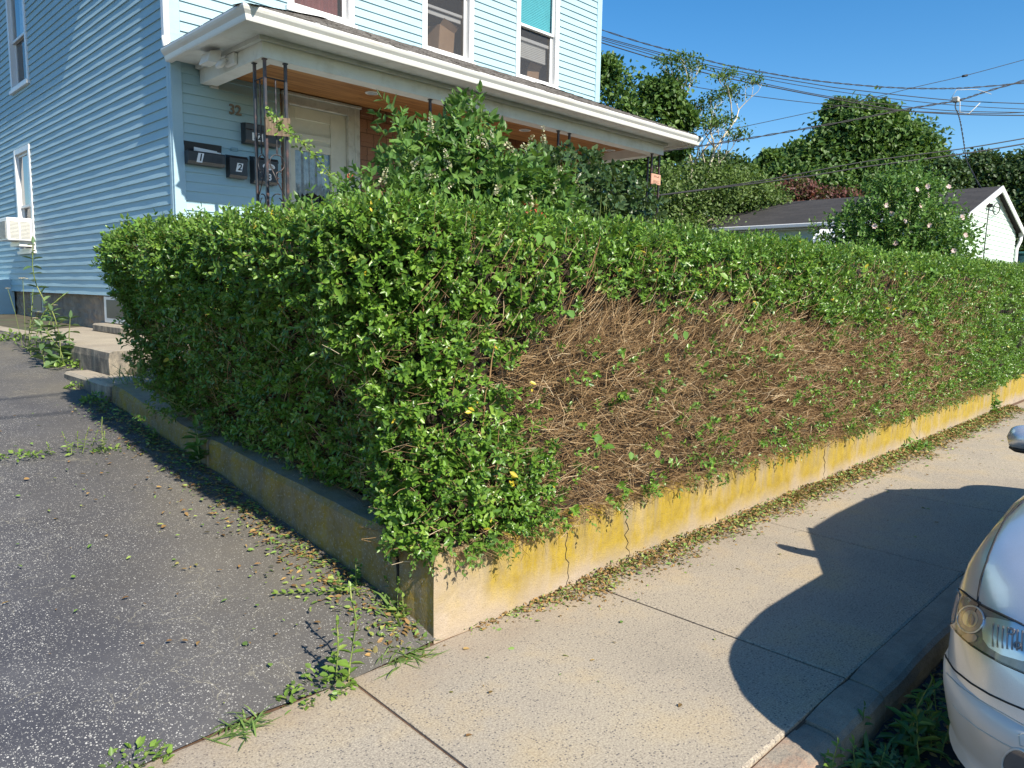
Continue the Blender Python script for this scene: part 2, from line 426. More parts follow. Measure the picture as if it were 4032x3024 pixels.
# ceiling boards
k = NT('stained pine ceiling')
x, y, z = k.sep()
gr = k.noise(3.0, 6, .6, k.mapp((.5, 8, 1)), .6)
base = k.ramp(gr, [(.32, (.17, .07, .022)), (.52, (.36, .165, .055)), (.70, (.50, .27, .10))])
kn = k.voro(3.2, vec=k.mapp((1, 2.6, 1)))
base = k.mix(k.ramp(kn, [(.07, .85), (.16, 0)]), base, (.13, .05, .018))
bd = k.math('FRACT', k.math('MULTIPLY', y, 7.2))
base = k.mix(k.ramp(bd, [(.0, .9), (.05, 0)]), base, (.10, .045, .02))
M['pine'] = k.done(k.pbsdf(base, .5, 0, .4))
k = NT('weathered board')
base = k.ramp(k.noise(5, 6, .65, k.mapp((12, 12, 1.2))), [(.3, (.07, .05, .034)), (.55, (.17, .125, .085)), (.75, (.30, .24, .17))])
M['board'] = k.done(k.pbsdf(base, .85, 0, .25))
M['signwood'] = simple('pinkish painted board', (.50, .27, .19), .8, .15, 14, dirt=(.62, .45, .34), dirt_amt=.5, dscale=25)
# car paint
k = NT('silver car paint')
fl = k.ramp(k.noise(900, 1), [(.3, (.56, .60, .66)), (.7, (.70, .74, .79))])
dust = k.ramp(k.noise(7, 6, .7), [(.5, 0), (.8, .18)])
M['paint'] = k.done(k.pbsdf(k.mix(dust, fl, (.5, .47, .42)), .30, .6, .5, None, .8))
k = NT('cream tinted bumper')
x, y, z = k.sep()
dz = k.n('ShaderNodeMapRange'); dz.inputs[1].default_value = .46; dz.inputs[2].default_value = .30; k.l(z, dz.inputs[0])
col = k.mix(k.math('MULTIPLY', dz.outputs[0], k.ramp(k.noise(6, 5), [(.3, .45), (.7, .85)])), (.66, .68, .70), (.52, .47, .39))  # bumper turns darker and creamier towards the bottom
M['bumper'] = k.done(k.pbsdf(col, .42, .1, .5, None, .4))
M['chrome'] = simple('bright reflector', (.85, .86, .88), .28, .05, 20, metal=.8)
M['amber'] = simple('amber lens', (.62, .40, .28), .25, .2, 30, coat=.6)
M['lampdark'] = simple('grey lamp housing', (.30, .27, .25), .32, .35, 12, metal=.5)
M['seam'] = simple('panel gap', (.015, .015, .016), .8, .1)
M['rim'] = simple('alloy rim', (.5, .5, .52), .3, .1, metal=.8)
M['fog'] = simple('fog lamp', (.10, .10, .105), .2, .2, 10, coat=.8)
M['binteal'] = simple('dark teal plastic', (.02, .10, .11), .5, .1)

# ------------------------------------------------------------ ground levels
DY = [0, 2.50, 2.81, 5.0, 6.82, 8.6, 10.5, 13, 20]
DZ = [-.02, .012, .085, .395, .600, .745, .88, 1.0, 1.12]
def drive_z(y): return float(np.interp(y, DY, DZ))
def lat(v):                                  # smooth repeatable wobble
    return .5*math.sin(v*3.1+.4) + .3*math.sin(v*7.7+1.3) + .2*math.sin(v*15.1+2.2)

# yard: one sheet out to the horizon
xs = np.array([-300, -60, -20, -8, 2.2, 2.5, 3.2, 5, 8, 12, 16, 22, 30, 60, 300.])
ys = np.array([2.62, 3.0, 4, 5, 6.5, 7.2, 9, 12, 16, 22, 30, 60, 320.])
def yard(x, y):
    t = np.interp(y, [2.6, 3.0, 6.8, 9, 20, 60, 320], [.30, .40, .80, .95, 1.1, 2.5, 6])
    if x < 2.3: t = np.interp(y, DY, DZ) - .12
    return t
V = [(x, y, yard(x, y)) for y in ys for x in xs]; n = len(xs)
F = [(j*n+i, j*n+i+1, (j+1)*n+i+1, (j+1)*n+i) for j in range(len(ys)-1) for i in range(n-1)]
b = MB(); b.add(V, F)
tag(b.build('ground', M['soil']), kind='structure')
b = MB(); b.add([(-300, 2.62, -.32), (300, 2.62, -.32), (300, -300, -.32), (-300, -300, -.32)], [(0, 1, 2, 3)])
tag(b.build('street_ground', M['soil']), kind='structure')
# road
b = MB()
b.add([(-200, -9, -.14), (200, -9, -.14), (200, -4, -.08), (-200, -4, -.08), (200, .955, -.15), (-200, .955, -.15)], [(0, 1, 2, 3), (3, 2, 4, 5)])
tag(b.build('road', M['road']), kind='structure')
# driveway
rows = []
for y in list(np.arange(2.515, 7.2, .12)) + list(np.arange(7.3, 16.5, .4)):
    r = []
    for x in (-5, -3, -1.5, -.5, 0, .4, .8, 1.2, 1.6, 1.9, 2.085 if y < 6.9 else 2.32):
        r.append((x, y + (.02*lat(x*2) if y < 2.6 else 0), drive_z(y) + .008*lat(x*1.7+y) - .012*(x < 1.8)))
    rows.append(r)
b = MB(); b.grid(rows)
tag(b.build('driveway', M['asphalt']), kind='structure')
# dirt line between driveway and pavement, and under the slab joints
b = MB()
b.add([(-5, 1.083, -.018), (40, 1.083, -.018), (40, 2.6, -.012), (-5, 2.6, -.012)], [(0, 1, 2, 3)])
tag(b.build('joint_dirt', M['dirt']), kind='structure')
# pavement slabs with open joints
JX = [-5, -3.35, -1.7, -.1, 1.55, 3.14, 4.90, 6.55, 8.2, 9.85, 11.5, 13.2, 14.9, 16.6, 18.3, 20, 40]
b = MB(); kb = MB()
def slab(m, x0, x1, y0, y1, z0, z1, sk0, sk1, g=.006, c=.012):
    w = []
    pts = [(x0+sk0*0+g, y0+g), (x1-g, y0+g), (x1+sk1-g, y1-g), (x0+sk0+g, y1-g)]
    cx = sum(p[0] for p in pts)/4; cy = sum(p[1] for p in pts)/4
    ins = [(p[0]+(c if p[0] < cx else -c), p[1]+(c if p[1] < cy else -c)) for p in pts]
    n = len(m.v)
    m.add([(*p, z0) for p in pts] + [(*p, z1-c*.45) for p in pts] + [(*p, z1) for p in ins],
          [(0,1,5,4),(1,2,6,5),(2,3,7,6),(3,0,4,7),(4,5,9,8),(5,6,10,9),(6,7,11,10),(7,4,8,11),(8,9,10,11)])
for i in range(len(JX)-1):
    dz = .004*lat(i*1.7)
    sk = (0, .05, .02, .06, .07, .0, .08, -.1, .05, .02, .04, 0, 0, 0, 0, 0, 0)
    slab(b, JX[i], JX[i+1], 1.09, 2.53, -.1, dz, sk[i], sk[i+1])
tag(b.build('sidewalk', M['concrete']), kind='structure')
KX = [-5, -2.5, -.3, 2.72, 3.16, 4.9, 7.5, 10, 12.5, 15, 20, 40]
for i in range(len(KX)-1):
    x0, x1 = KX[i]+.004, KX[i+1]-.004
    prof = [(.935, -.20), (.930, -.08), (.938, -.030), (.955, -.012), (.985, -.002), (1.088, .001), (1.088, -.2)]
    rr = []
    m = max(2, int((x1-x0)/.12))
    for j in range(m+1):
        x = x0+(x1-x0)*j/m; q = .007*lat(x*2.3)
        zz = -.015 if x < 2.72 else .006*lat(i)
        e = 0 if 0 < j < m else .012
        rr.append([(x, p[0]+q*(p[0] < 1)+ (e if p[0] < 1.0 else 0), p[1]+zz-(e if p[1] > -.1 else 0)) for p in prof])
    kb.grid(rr, smooth=False)
    kb.add(rr[0], [tuple(range(7))]); kb.add(rr[-1], [tuple(range(7))])
tag(kb.build('kerb', M['kerb']), kind='structure')

# -------------------------------------------------- retaining wall (one thing)
def wall_top_s(x): return .405 - .045*min(1, max(0, (x-2.08)/6)) + .006*lat(x*1.3)
b = MB()
rows = []
for x in np.arange(2.08, 12.01, .16):
    zt = wall_top_s(x); o = .006*lat(x*2.1); e = .014 if x > 2.1 else .02
    rows.append([(x, 2.536+o, -.15), (x, 2.536+o, .05), (x, 2.538+o*.5, .22), (x, 2.536+o, zt-.03), (x, 2.552+o, zt), (x, 2.74, zt+.004), (x, 2.76, zt-.03), (x, 2.76, .1)])
rows[0] = [(p[0]+.0, p[1]+(.012 if p[1] < 2.6 else 0), p[2]) for p in rows[0]]
rows[0][1] = (2.11, 2.54, .10)
b.grid(rows, smooth=False)
b.add(rows[-1], [tuple(range(8))])
rows = []
for y in list(np.arange(2.54, 2.80, .05)) + [2.80]:
    zt = np.interp(y, [2.53, 5.0, 6.83], [.405, .580, .757]) + .005*lat(y*2); o = .005*lat(y*4)
    rows.append([(2.08+o, y, -.1), (2.078+o, y, .2), (2.08+o, y, zt-.03), (2.098+o, y, zt), (2.29, y, zt+.002), (2.30, y, .1)])
b.grid(rows, smooth=False); b.add(rows[0], [tuple(range(6))[::-1]]); b.add(rows[-1], [tuple(range(6))])
rows = []
for y in list(np.arange(2.822, 4.92, .15)) + [4.92]:
    zt = np.interp(y, [2.53, 5.0, 6.83], [.400, .580, .757]) + .008*lat(y*2.2); o = .008*lat(y*1.9)+.012
    rows.append([(2.07+o, y, -.1), (2.075+o, y, .3), (2.075+o, y, zt-.03), (2.094+o, y, zt), (2.29, y, zt+.002), (2.30, y, .1)])
b.grid(rows, smooth=False); b.add(rows[0], [tuple(range(6))[::-1]]); b.add(rows[-1], [tuple(range(6))])
rows = []
for y in list(np.arange(4.945, 6.83, .15)) + [6.83]:
    zt = np.interp(y, [2.53, 5.0, 6.83], [.400, .575, .757]) + .006*lat(y*2.2); o = .006*lat(y*1.9)
    rows.append([(2.08+o, y, -.1), (2.08+o, y, .3), (2.08+o, y, zt-.03), (2.096+o, y, zt), (2.29, y, zt+.002), (2.30, y, .1)])
b.grid(rows, smooth=False); b.add(rows[0], [tuple(range(6))[::-1]]); b.add(rows[-1], [tuple(range(6))])
wall = b.build('retaining_wall', M['wall'])
tag(wall, 'low concrete retaining wall with yellow lichen under the hedge', 'wall')
# thin shrinkage cracks in the wall face
b = MB()
for x0, h0, h1 in ((2.98, .36, .0), (3.52, .37, .02), (6.35, .36, .03), (8.9, .36, .03)):
    pts = [(x0+.03*lat(q*9+x0)+.04*(1-q), 2.5345+.006*lat((x0)*2.1), h1+(h0-h1)*q) for q in np.linspace(0, 1, 14)]
    b.tube(pts, .0022, 4)
pts = [(2.0785, 2.811+.012*lat(q*8), .0+.40*q) for q in np.linspace(0, 1, 12)]
b.tube(pts, .008, 5)
b.build('crack', M['crack'], wall)
# second wall beyond the gap with the vine
b = MB()
b.cbox((12.16, 2.60, -.1), (18, 2.80, .40), .02)
tag(b.build('retaining_wall', M['wall']), 'short far continuation of the lichen wall beyond the vine in the gap', 'wall')

# ------------------------------------------------ walkway and step by the house
b = MB()
rows = []
for y in list(np.arange(7.55, 16.6, .3)):
    o = .015*lat(y*2.3)
    rows.append([(2.30+o, y, .55), (2.29+o*1.5, y, .90), (2.30+o, y, .965), (2.33+o, y, .98), (2.8, y, .985), (3.30, y, .99)])
b.grid(rows, smooth=False); b.add(rows[0], [tuple(range(6))[::-1]])
tag(b.build('path', M['walk']), kind='structure')
b = MB(); b.cbox((2.05, 6.86, .50), (2.285, 8.12, .765), .025); b.cbox((2.287, 6.86, .50), (3.0, 7.54, .763), .012)
tag(b.build('concrete_step', M['walk']), 'low worn concrete step at the end of the hedge by the driveway', 'step')

# ------------------------------------------------------------------- house
house = empty('house', (3.27, 8.35, 1.0), 'pale blue clapboard two storey house with white front porch', 'house')
FY, SX = 8.35, 3.27
class Frame:
    def __init__(s, o, h, n): s.o = Vector(o); s.h = Vector(h); s.n = Vector(n)
    def W(s, h, z, d): return tuple(s.o + s.h*h + s.n*d + Vector((0, 0, z)))
    def box(s, b, h0, h1, z0, z1, d0, d1, c=.004):
        return b.cbox(s.W(h0, z0, d0), s.W(h1, z1, d1), c)
FR = Frame((0, FY, 0), (1, 0, 0), (0, -1, 0))          # front: h = x
SD = Frame((SX, 0, 0), (0, 1, 0), (-1, 0, 0))          # driveway side: h = y
def lap_siding(name, fr, h0, h1, z0, z1, openings, mat, parent, exp=.1016, lip=.016, joints=True):
    b = MB(); k = 0; z = z0
    while z < z1 - 1e-4:
        zb, zt = z, min(z+exp, z1)
        br = sorted({h0, h1, *[q for o in openings for q in o[:2] if h0 < q < h1]})
        for a, c in zip(br[:-1], br[1:]):
            segs = [(zb, zt)]
            for o in openings:
                if o[0] < (a+c)/2 < o[1]:
                    ns = []
                    for s0, s1 in segs:
                        if o[2] > s0: ns.append((s0, min(s1, o[2])))
                        if o[3] < s1: ns.append((max(s0, o[3]), s1))
                    segs = [s for s in ns if s[1]-s[0] > .002]
            for s0, s1 in segs:
                # boards are not dead straight: each length bows a little
                m = max(1, int((c-a)/.35)); d = lambda zz: lip*(1-(zz-zb)/exp)
                hs = [a+(c-a)*j/m for j in range(m+1)]
                wob = [(.0022*lat(h*2.1+k*5.3)) for h in hs]
                lo = [fr.W(h, s0+w*.5, d(s0)+w) for h, w in zip(hs, wob)]
                mid = [fr.W(h, s0+(s1-s0)*.5, d((s0+s1)/2)+w*.5) for h, w in zip(hs, wob)]
                hi = [fr.W(h, s1+.004, d(s1)) for h in hs]
                un = [fr.W(h, s0+w*.5+.001, d(s0)-lip*1.05) for h, w in zip(hs, wob)]
                b.grid([un, lo, mid, hi], smooth=False)
        z += exp; k += 1
    return b.build(name, mat, parent, recalc=False)
def window(fr, h0, h1, z0, z1, parent, trim=.085, sillw=.05, rail=.5, inside='dark', cap=.0):
    """h0..z1 outer trim; returns the window part"""
    g0, g1, q0, q1 = h0+trim, h1-trim, z0+.05, z1-trim
    b = MB()
    fr.box(b, h0, g0, z0, z1, -.06, .030); fr.box(b, g1, h1, z0, z1, -.06, .030)
    fr.box(b, g0, g1, q1, z1, -.06, .028)
    win = b.build('window', M['vinylwhite'], parent)
    b = MB(); fr.box(b, h0-.025, h1+.025, z0-.045, z0+.012, -.04, .055); fr.box(b, g0, g1, z0+.012, q0, -.06, .036)
    b.build('sill', M['vinylwhite'], win)
    zr = q0+(q1-q0)*rail; s = .042
    b = MB()                                             # lower sash stands behind the upper one
    for (a0, a1, c0, c1, dd) in ((g0, g1, q0, zr+.02, -.075), (g0, g1, zr-.02, q1, -.040)):
        fr.box(b, a0, a0+s, c0, c1, dd, dd+.03); fr.box(b, a1-s, a1, c0, c1, dd, dd+.03)
        fr.box(b, a0+s, a1-s, c0, c0+s, dd, dd+.028); fr.box(b, a0+s, a1-s, c1-s, c1, dd, dd+.028)
    b.build('sash', M['vinylwhite'], win)
    b = MB()
    b.add([fr.W(g0+s, q0+s, -.062), fr.W(g1-s, q0+s, -.062), fr.W(g1-s, zr, -.062), fr.W(g0+s, zr, -.062)], [(0,1,2,3)])
    b.build('glass', M['screen'] if inside != 'plain' else M['glass'], win)
    b = MB()
    b.add([fr.W(g0+s, zr, -.027), fr.W(g1-s, zr, -.027), fr.W(g1-s, q1-s, -.027), fr.W(g0+s, q1-s, -.027)], [(0,1,2,3)])
    b.build('glass', M['glass'], win)
    b = MB()                                             # the room behind
    dd = -1.0
    P = [fr.W(g0-.03, q0-.03, -.09), fr.W(g1+.03, q0-.03, -.09), fr.W(g1+.03, q1+.03, -.09), fr.W(g0-.03, q1+.03, -.09),
         fr.W(g0-.6, q0-.5, dd), fr.W(g1+.6, q0-.5, dd), fr.W(g1+.6, q1+.3, dd), fr.W(g0-.6, q1+.3, dd)]
    b.add(P, [(0,1,5,4),(1,2,6,5),(2,3,7,6),(3,0,4,7),(4,5,6,7)])
    b.build('room_lining', M['greyroom'], win)
    return win, (g0+s, g1-s, q0+s, zr, q1-s)

W1 = (4.613, 5.52, 4.82, 6.40); W2 = (6.585, 7.51, 4.80, 6.40); W3 = (8.37, 9.33, 4.80, 6.40)
ops = [W1, W2, W3]
lap_siding('front_siding', FR, 3.37, 10.28, 3.95, 7.7, ops, M['siding'], house)
lap_siding('porch_siding', FR, 3.37, 4.50, 1.70, 3.95, [], M['siding'], house)
SW1 = (13.82, 14.90, 4.70, 6.35); SW2 = (14.04, 15.02, 2.12, 3.78)
lap_siding('side_siding', SD, 8.44, 19.9, 1.455, 7.7, [SW1, SW2], M['siding'], house)
b = MB()                                                  # corner boards
FR.box(b, 3.252, 3.37, 1.45, 7.7, -.05, .024); SD.box(b, 8.374, 8.44, 1.45, 7.7, -.03, .022)
b.build('corner_board', M['sidetrim'], house)
b = MB(); FR.box(b, 10.28, 10.40, 1.45, 7.7, -.08, .024)
b.build('corner_board', M['sidetrim'], house)
b = MB(); b.box((10.32, 8.40, 1.45), (10.38, 20, 7.7)); b.build('far_wall', M['siding'], house)
b = MB(); b.box((3.32, 19.85, 1.45), (10.3, 19.95, 7.7)); b.build('back_wall', M['siding'], house)
b = MB()
b.prism([(2.9, 7.55), (6.83, 9.9), (10.76, 7.55), (10.76, 7.75), (6.83, 10.1), (2.9, 7.75)], 1, 8.0, 20.3)
b.build('roof', M['nshingle'], house)
b = MB(); b.prism([(3.3, 7.66), (10.36, 7.66), (6.83, 9.8)], 1, 8.36, 8.5); b.build('gable', M['siding'], house)
# foundation along the driveway
rows = []
for y in np.arange(8.3, 20.1, .15):
    rows.append([(3.335+.02*lat(y*2.2+zz*9)+.012*lat(y*6+zz*17), y, zz) for zz in np.linspace(.90, 1.46, 9)])
b = MB(); b.grid(rows, smooth=False); b.build('foundation', M['foundation'], house)
b = MB(); SD.box(b, 13.95, 14.70, 1.12, 1.43, -.10, -.02); f = b.build('basement_window', M['greybox'], house)
b = MB(); SD.box(b, 14.02, 14.62, 1.16, 1.40, -.04, -.014); b.build('glass', M['mailblack'], f)
b = MB(); SD.box(b, 9.9, 10.88, 1.10, 1.44, -.10, -.0); f = b.build('basement_window', M['vinylwhite'], house)
b = MB(); SD.box(b, 10.0, 10.78, 1.16, 1.40, -.02, .004); b.build('glass', M['mailblack'], f)
b = MB(); b.cbox((3.12, 9.8, .98), (3.32, 10.9, 1.09), .02); b.build('basement_sill', M['walk'], house)
b = MB(); b.prism([(2.75, .98), (3.3, .98), (3.3, 1.66), (3.2, 1.66), (2.75, 1.60)], 1, 15.85, 17.4)
b.build('bulkhead', M['sidetrim'], house)

# upper front windows
win, (a0, a1, c0, cr, c1) = window(FR, *W1, house)
b = MB(); n = 14
b.grid([[FR.W(a0+(a1-a0)*j/40, zz, -.16+.018*math.sin(j*1.1)) for j in range(41)] for zz in (c0, c1)])
b.build('curtain', M['curtain'], win)
win, (a0, a1, c0, cr, c1) = window(FR, *W2, house, rail=.58)
b = MB()
for j in range(9): FR.box(b, a0, a1, cr-.02+j*.028, cr+.003+j*.028, -.125, -.11, .002)
b.build('blind', M['whiteblind'], win)
b = MB(); FR.box(b, a0, a1, 5.41, 5.45, -.105, -.08); FR.box(b, a0, a1, 5.34, 5.40, -.13, -.115); b.build('sash', M['vinylwhite'], win)
win, (a0, a1, c0, cr, c1) = window(FR, *W3, house, rail=.515)
b = MB()
for j in range(30): FR.box(b, a0, a1, cr+.01+j*.024, cr+.031+j*.024, -.070, -.060, .002)
b.build('blind', M['teal'], win)
b = MB()
for j in range(9): FR.box(b, a0, a1-.04, 5.20+j*.026, 5.223+j*.026, -.125, -.11, .002)
FR.box(b, a0, a1-.04, 5.165, 5.195, -.135, -.105)
b.build('blind', M['whiteblind'], win)
b = MB(); FR.box(b, a0, a1, 5.41, 5.46, -.105, -.08); b.build('sash', M['vinylwhite'], win)
# cardboard boxes seen through the windows
def carton(c, s, rz, label):
    b = MB(); b.cbox((-s[0]/2, -s[1]/2, 0), (s[0]/2, s[1]/2, s[2]), .006)
    b.add([(-s[0]/2, -s[1]/2, s[2]), (s[0]/2, -s[1]/2, s[2]), (s[0]/2, -s[1]/2-.06, s[2]+.07), (-s[0]/2, -s[1]/2-.06, s[2]+.07)], [(0,1,2,3)])
    o = b.build('cardboard_box', M['cardboard']); o.location = c; o.rotation_euler = (0, R(6), rz)
    tag(o, label, 'box')
carton((7.14, 8.66, 4.86), (.34, .26, .40), R(12), 'brown cardboard box leaning inside the middle upstairs window')
carton((9.02, 8.70, 4.84), (.24, .22, .26), R(-8), 'small brown cardboard box behind the glass under the teal blind')
# side windows
win, (a0, a1, c0, cr, c1) = window(SD, *SW1, house, rail=.47)
b = MB(); b.grid([[SD.W(a0+(a1-a0)*j/30, zz, -.14+.012*math.sin(j*1.3)) for j in range(31)] for zz in (cr, c1)])
b.build('curtain', M['lace'], win)
win, (a0, a1, c0, cr, c1) = window(SD, *SW2, house, rail=.45)
b = MB(); b.grid([[SD.W(a0+(a1-a0)*j/30, zz, -.14+.012*math.sin(j*1.3)) for j in range(31)] for zz in (c0, c1)])
b.build('curtain', M['lace'], win)

# porch
b = MB(); b.cbox((3.42, 6.86, 1.60), (10.34, 8.34, 1.70)); b.build('porch_floor', M['beam'], house)
b = MB()
for j in range(44): b.box((3.5+j*.155, 6.98, .6), (3.5+j*.155+.11, 7.0, 1.60))
for j in range(9): b.box((3.50, 7.02+j*.15, .6), (3.52, 7.12+j*.15, 1.60))
b.build('porch_skirt', M['beam'], house)
def hollow(b, x0, x1, y0, y1, z0, z1, t):                 # beam ring on three sides
    b.box((x0, y0, z0), (x1, y0+t, z1)); b.box((x0, y0+t+.002, z0), (x0+t, y1, z1)); b.box((x1-t, y0+t+.002, z0), (x1, y1, z1))
b = MB()
hollow(b, 3.56, 10.28, 6.92, 8.32, 3.753, 3.93, .17)
b.build('porch_beam', M['beam'], house)
b = MB(); hollow(b, 3.515, 10.325, 6.875, 8.32, 3.895, 3.935, .04); b.build('beam_moulding', M['beam'], house)
b = MB(); b.box((3.72, 7.08, 3.885), (10.12, 8.33, 3.90)); b.build('porch_ceiling', M['pine'], house)
b = MB()
b.box((3.255, 6.57, 3.936), (10.585, 6.90, 3.946)); b.box((3.255, 6.9, 3.936), (3.54, 8.32, 3.946)); b.box((10.30, 6.9, 3.936), (10.585, 8.32, 3.946))
b.build('soffit', M['beam'], house)
# hip roof over the porch
x0, x1, y0, z0 = 3.20, 10.64, 6.50, 4.02
wy = 8.335; zt = 4.80; run = wy-y0
rw = []
b = MB()
b.add([(x0, y0, z0), (x1, y0, z0), (x1-run, wy, zt), (x0+run, wy, zt)], [(0, 1, 2, 3)])
b.add([(x0, y0, z0), (x0+run, wy, zt), (x0, wy, z0)], [(0, 1, 2)])
b.add([(x1, y0, z0), (x1, wy, z0), (x1-run, wy, zt)], [(0, 1, 2)])
proof = b.build('porch_roof', M['shingle'], house)
# shingle courses as real steps, with ragged lower edges
b = MB(); N = 20; rs = random.Random(3)
for i in range(N):
    t0, t1 = i/N, (i+1.25)/N; yy0, yy1 = y0-.03+(run+.03)*t0, y0+run*min(1, t1)
    za, zb_ = z0+(zt-z0)*t0+.012, z0+(zt-z0)*min(1, t1)+.006
    xa, xb = x0+run*t1, x1-run*t1
    x = xa
    while x < xb-.02:
        w = min(rs.uniform(.12, .30), xb-x); j = rs.uniform(-.006, .008); kz = rs.uniform(0, .005)
        b.add([(x+.002, yy0+j, za+kz), (x+w-.002, yy0+j, za+kz*.6), (x+w-.002, yy1, zb_), (x+.002, yy1, zb_),
               (x+.002, yy0+j, za-.010), (x+w-.002, yy0+j, za-.010)], [(0, 1, 2, 3), (4, 5, 1, 0)])
        x += w
    for sgn, xe in ((1, x0), (-1, x1)):
        y = y0+run*t1
        while y < wy-.02:
            w = min(rs.uniform(.12, .30), wy-y); kz = rs.uniform(0, .005)
            xx0 = xe+sgn*(run*t0-.03); xx1 = xe+sgn*run*min(1, t1)
            b.add([(xx0, y+.002, za+kz), (xx0, y+w-.002, za+kz), (xx1, y+w-.002, zb_), (xx1, y+.002, zb_)], [(0, 1, 2, 3)])
            y += w
for sgn, xe in ((1, x0), (-1, x1)):                        # hip caps
    for i in range(18):
        a, c = i/18-.01, (i+1.3)/18; P = []
        for q, dz in ((a, .022), (min(c, 1), .012)):
            for w_ in (-.11, 0, .11): P.append((xe+sgn*(run*q-w_*.7), y0+run*q+w_*.7, z0+(zt-z0)*q+dz-abs(w_)*.22))
        b.add(P, [(0, 1, 4, 3), (1, 2, 5, 4)])
b.build('shingles', M['shingle'], proof)
# K-style gutters
def gutter_prof(): return [(0, 0), (.0, .125), (-.012, .128), (.012, .122), (.018, .06), (.05, .025), (.055, 0)]
def gutter(p0, p1, out, name='gutter'):
    p0, p1, out = Vector(p0), Vector(p1), Vector(out); t = (p1-p0).normalized(); mi = []
    prof = [(0, 0), (.060, 0), (.066, .014), (.074, .050), (.098, .078), (.108, .100), (.108, .118), (.100, .124), (.094, .118), (.088, .09), (.0, .07)]
    for P, sg in ((p0, 1), (p1, -1)):
        mi.append([P + out*o + Vector((0, 0, h)) + (-t*sg)*(o if (P is p0 and m0) or (P is p1 and m1) else 0) for o, h in prof])
    b = MB(); b.grid(mi, closed=True, smooth=False)
    b.add(mi[0], [tuple(range(len(prof)))]); b.add(mi[1], [tuple(range(len(prof)))])
    return b.build(name, M['gutter'], proof)
m0 = m1 = True
gutter((3.27, 6.575, 3.905), (10.57, 6.575, 3.905), (0, -1, 0))
m0, m1 = True, False
gutter((3.27, 6.575, 3.905), (3.27, 8.325, 3.905), (-1, 0, 0))
gutter((10.57, 6.575, 3.905), (10.57, 8.325, 3.905), (1, 0, 0))
b = MB()                                                  # gutter straps
for x in np.arange(3.9, 10.4, .82): b.tube([(x, 6.60, 4.06), (x+.01, 6.54, 4.055), (x+.01, 6.476, 4.03)], .006, 5)
b.build('gutter_strap', M['gutter'], proof)
# downspout at the corner
b = MB()
b.cbox((3.195, 8.295, 4.13), (3.255, 8.385, 7.6), .012); b.build('downspout', M['vinylwhite'], house)
b = MB(); b.tube([(3.225, 8.34, 4.16), (3.225, 8.335, 4.09), (3.225, 8.30, 4.03), (3.225, 8.26, 3.99)], .042, 10); b.build('downspout_elbow', M['vinylwhite'], house)
# ceiling lights
for x, y in ((5.32, 7.67), (7.97, 7.73), (9.97, 7.74)):
    b = MB(); b.disc((x, y, 3.886), (0, 0, -1), .085, .010, 28, .075); lt = b.build('ceiling_light', M['white'], house)
    b = MB(); b.disc((x, y, 3.875), (0, 0, -1), .058, .004, 24, .05); b.build('lens', M['lace'], lt)
# door
b = MB()
FR.box(b, 4.534, 4.614, 1.70, 3.84, -.05, .030); FR.box(b, 5.412, 5.58, 1.70, 3.84, -.05, .034); FR.box(b, 4.614, 5.412, 3.738, 3.84, -.05, .028)
FR.box(b, 4.52, 5.60, 3.84, 3.872, -.02, .05); FR.box(b, 5.50, 5.53, 1.70, 3.84, .034, .044)
b.build('door_casing', M['oldtrim'], house)
b = MB()
FR.box(b, 4.614, 4.70, 1.72, 3.736, -.065, -.025); FR.box(b, 5.19, 5.41, 1.72, 3.736, -.065, -.025)
for z0_, z1_ in ((3.60, 3.736), (3.375, 3.435), (3.235, 3.325), (2.45, 2.60), (1.72, 1.95)): FR.box(b, 4.702, 5.188, z0_, z1_, -.065, -.025)
for z0_, z1_ in ((3.43, 3.61), (3.32, 3.38), (1.94, 2.46)): FR.box(b, 4.69, 5.20, z0_, z1_, -.060, -.042)
door = b.build('door', M['doorpaint'], house)
b = MB(); b.add([FR.W(4.70, 2.59, -.045), FR.W(5.19, 2.59, -.045), FR.W(5.19, 3.24, -.045), FR.W(4.70, 3.24, -.045)], [(0,1,2,3)])
b.build('glass', M['glass'], door)
b = MB(); rr = []
for q in np.linspace(0, 1, 12):
    rr.append([FR.W(4.70+.49*j/48, 3.24-.50*q-.12*q*math.sin(j*.55)**2*(.4+.6*math.cos(j*.13)), -.075+.014*math.sin(j*.9+q)) for j in range(49)])
b.grid(rr); b.build('curtain', M['lace'], door)
b = MB(); b.box(FR.W(4.62, 1.75, -.12), FR.W(5.4, 3.72, -.14)); b.build('room_lining', M['dark'], door)
b = MB(); b.tube([FR.W(5.30, 2.70, -.02), FR.W(5.30, 2.70, .02)], .012, 10); b.tube([FR.W(5.30, 2.70, .02), FR.W(5.30, 2.70, .05)], [.028, .022], 12); b.build('door_knob', M['brass'], door)
# shingled wall right of the door
b = MB(); rs = random.Random(9); z = 1.70; i = 0
while z < 3.88:
    x = 5.582-rs.uniform(0, .1)
    while x < 10.28:
        w = rs.uniform(.09, .22); a, c = max(x, 5.582), min(x+w-.003, 10.28); j = rs.uniform(-.004, .004)
        if c-a > .02:
            zt_ = min(z+.168, 3.888); d0 = .020+j*.6
            b.add([FR.W(a, z+j, d0), FR.W(c, z+j, d0), FR.W(c, zt_, .003), FR.W(a, zt_, .003), FR.W(a, z+j, 0), FR.W(c, z+j, 0)], [(0,1,2,3), (4,5,1,0)])
        x += w
    z += .160; i += 1
b.build('cedar_shingles', M['cedar'], house, recalc=False)
b = MB(); b.box((3.35, 8.37, 1.5), (4.53, 8.42, 7.7)); b.box((5.585, 8.37, 1.5), (10.3, 8.42, 3.95)); b.box((4.53, 8.37, 3.86), (5.585, 8.42, 4.8)); 
b.build('wall_sheathing', M['cedar'], house)
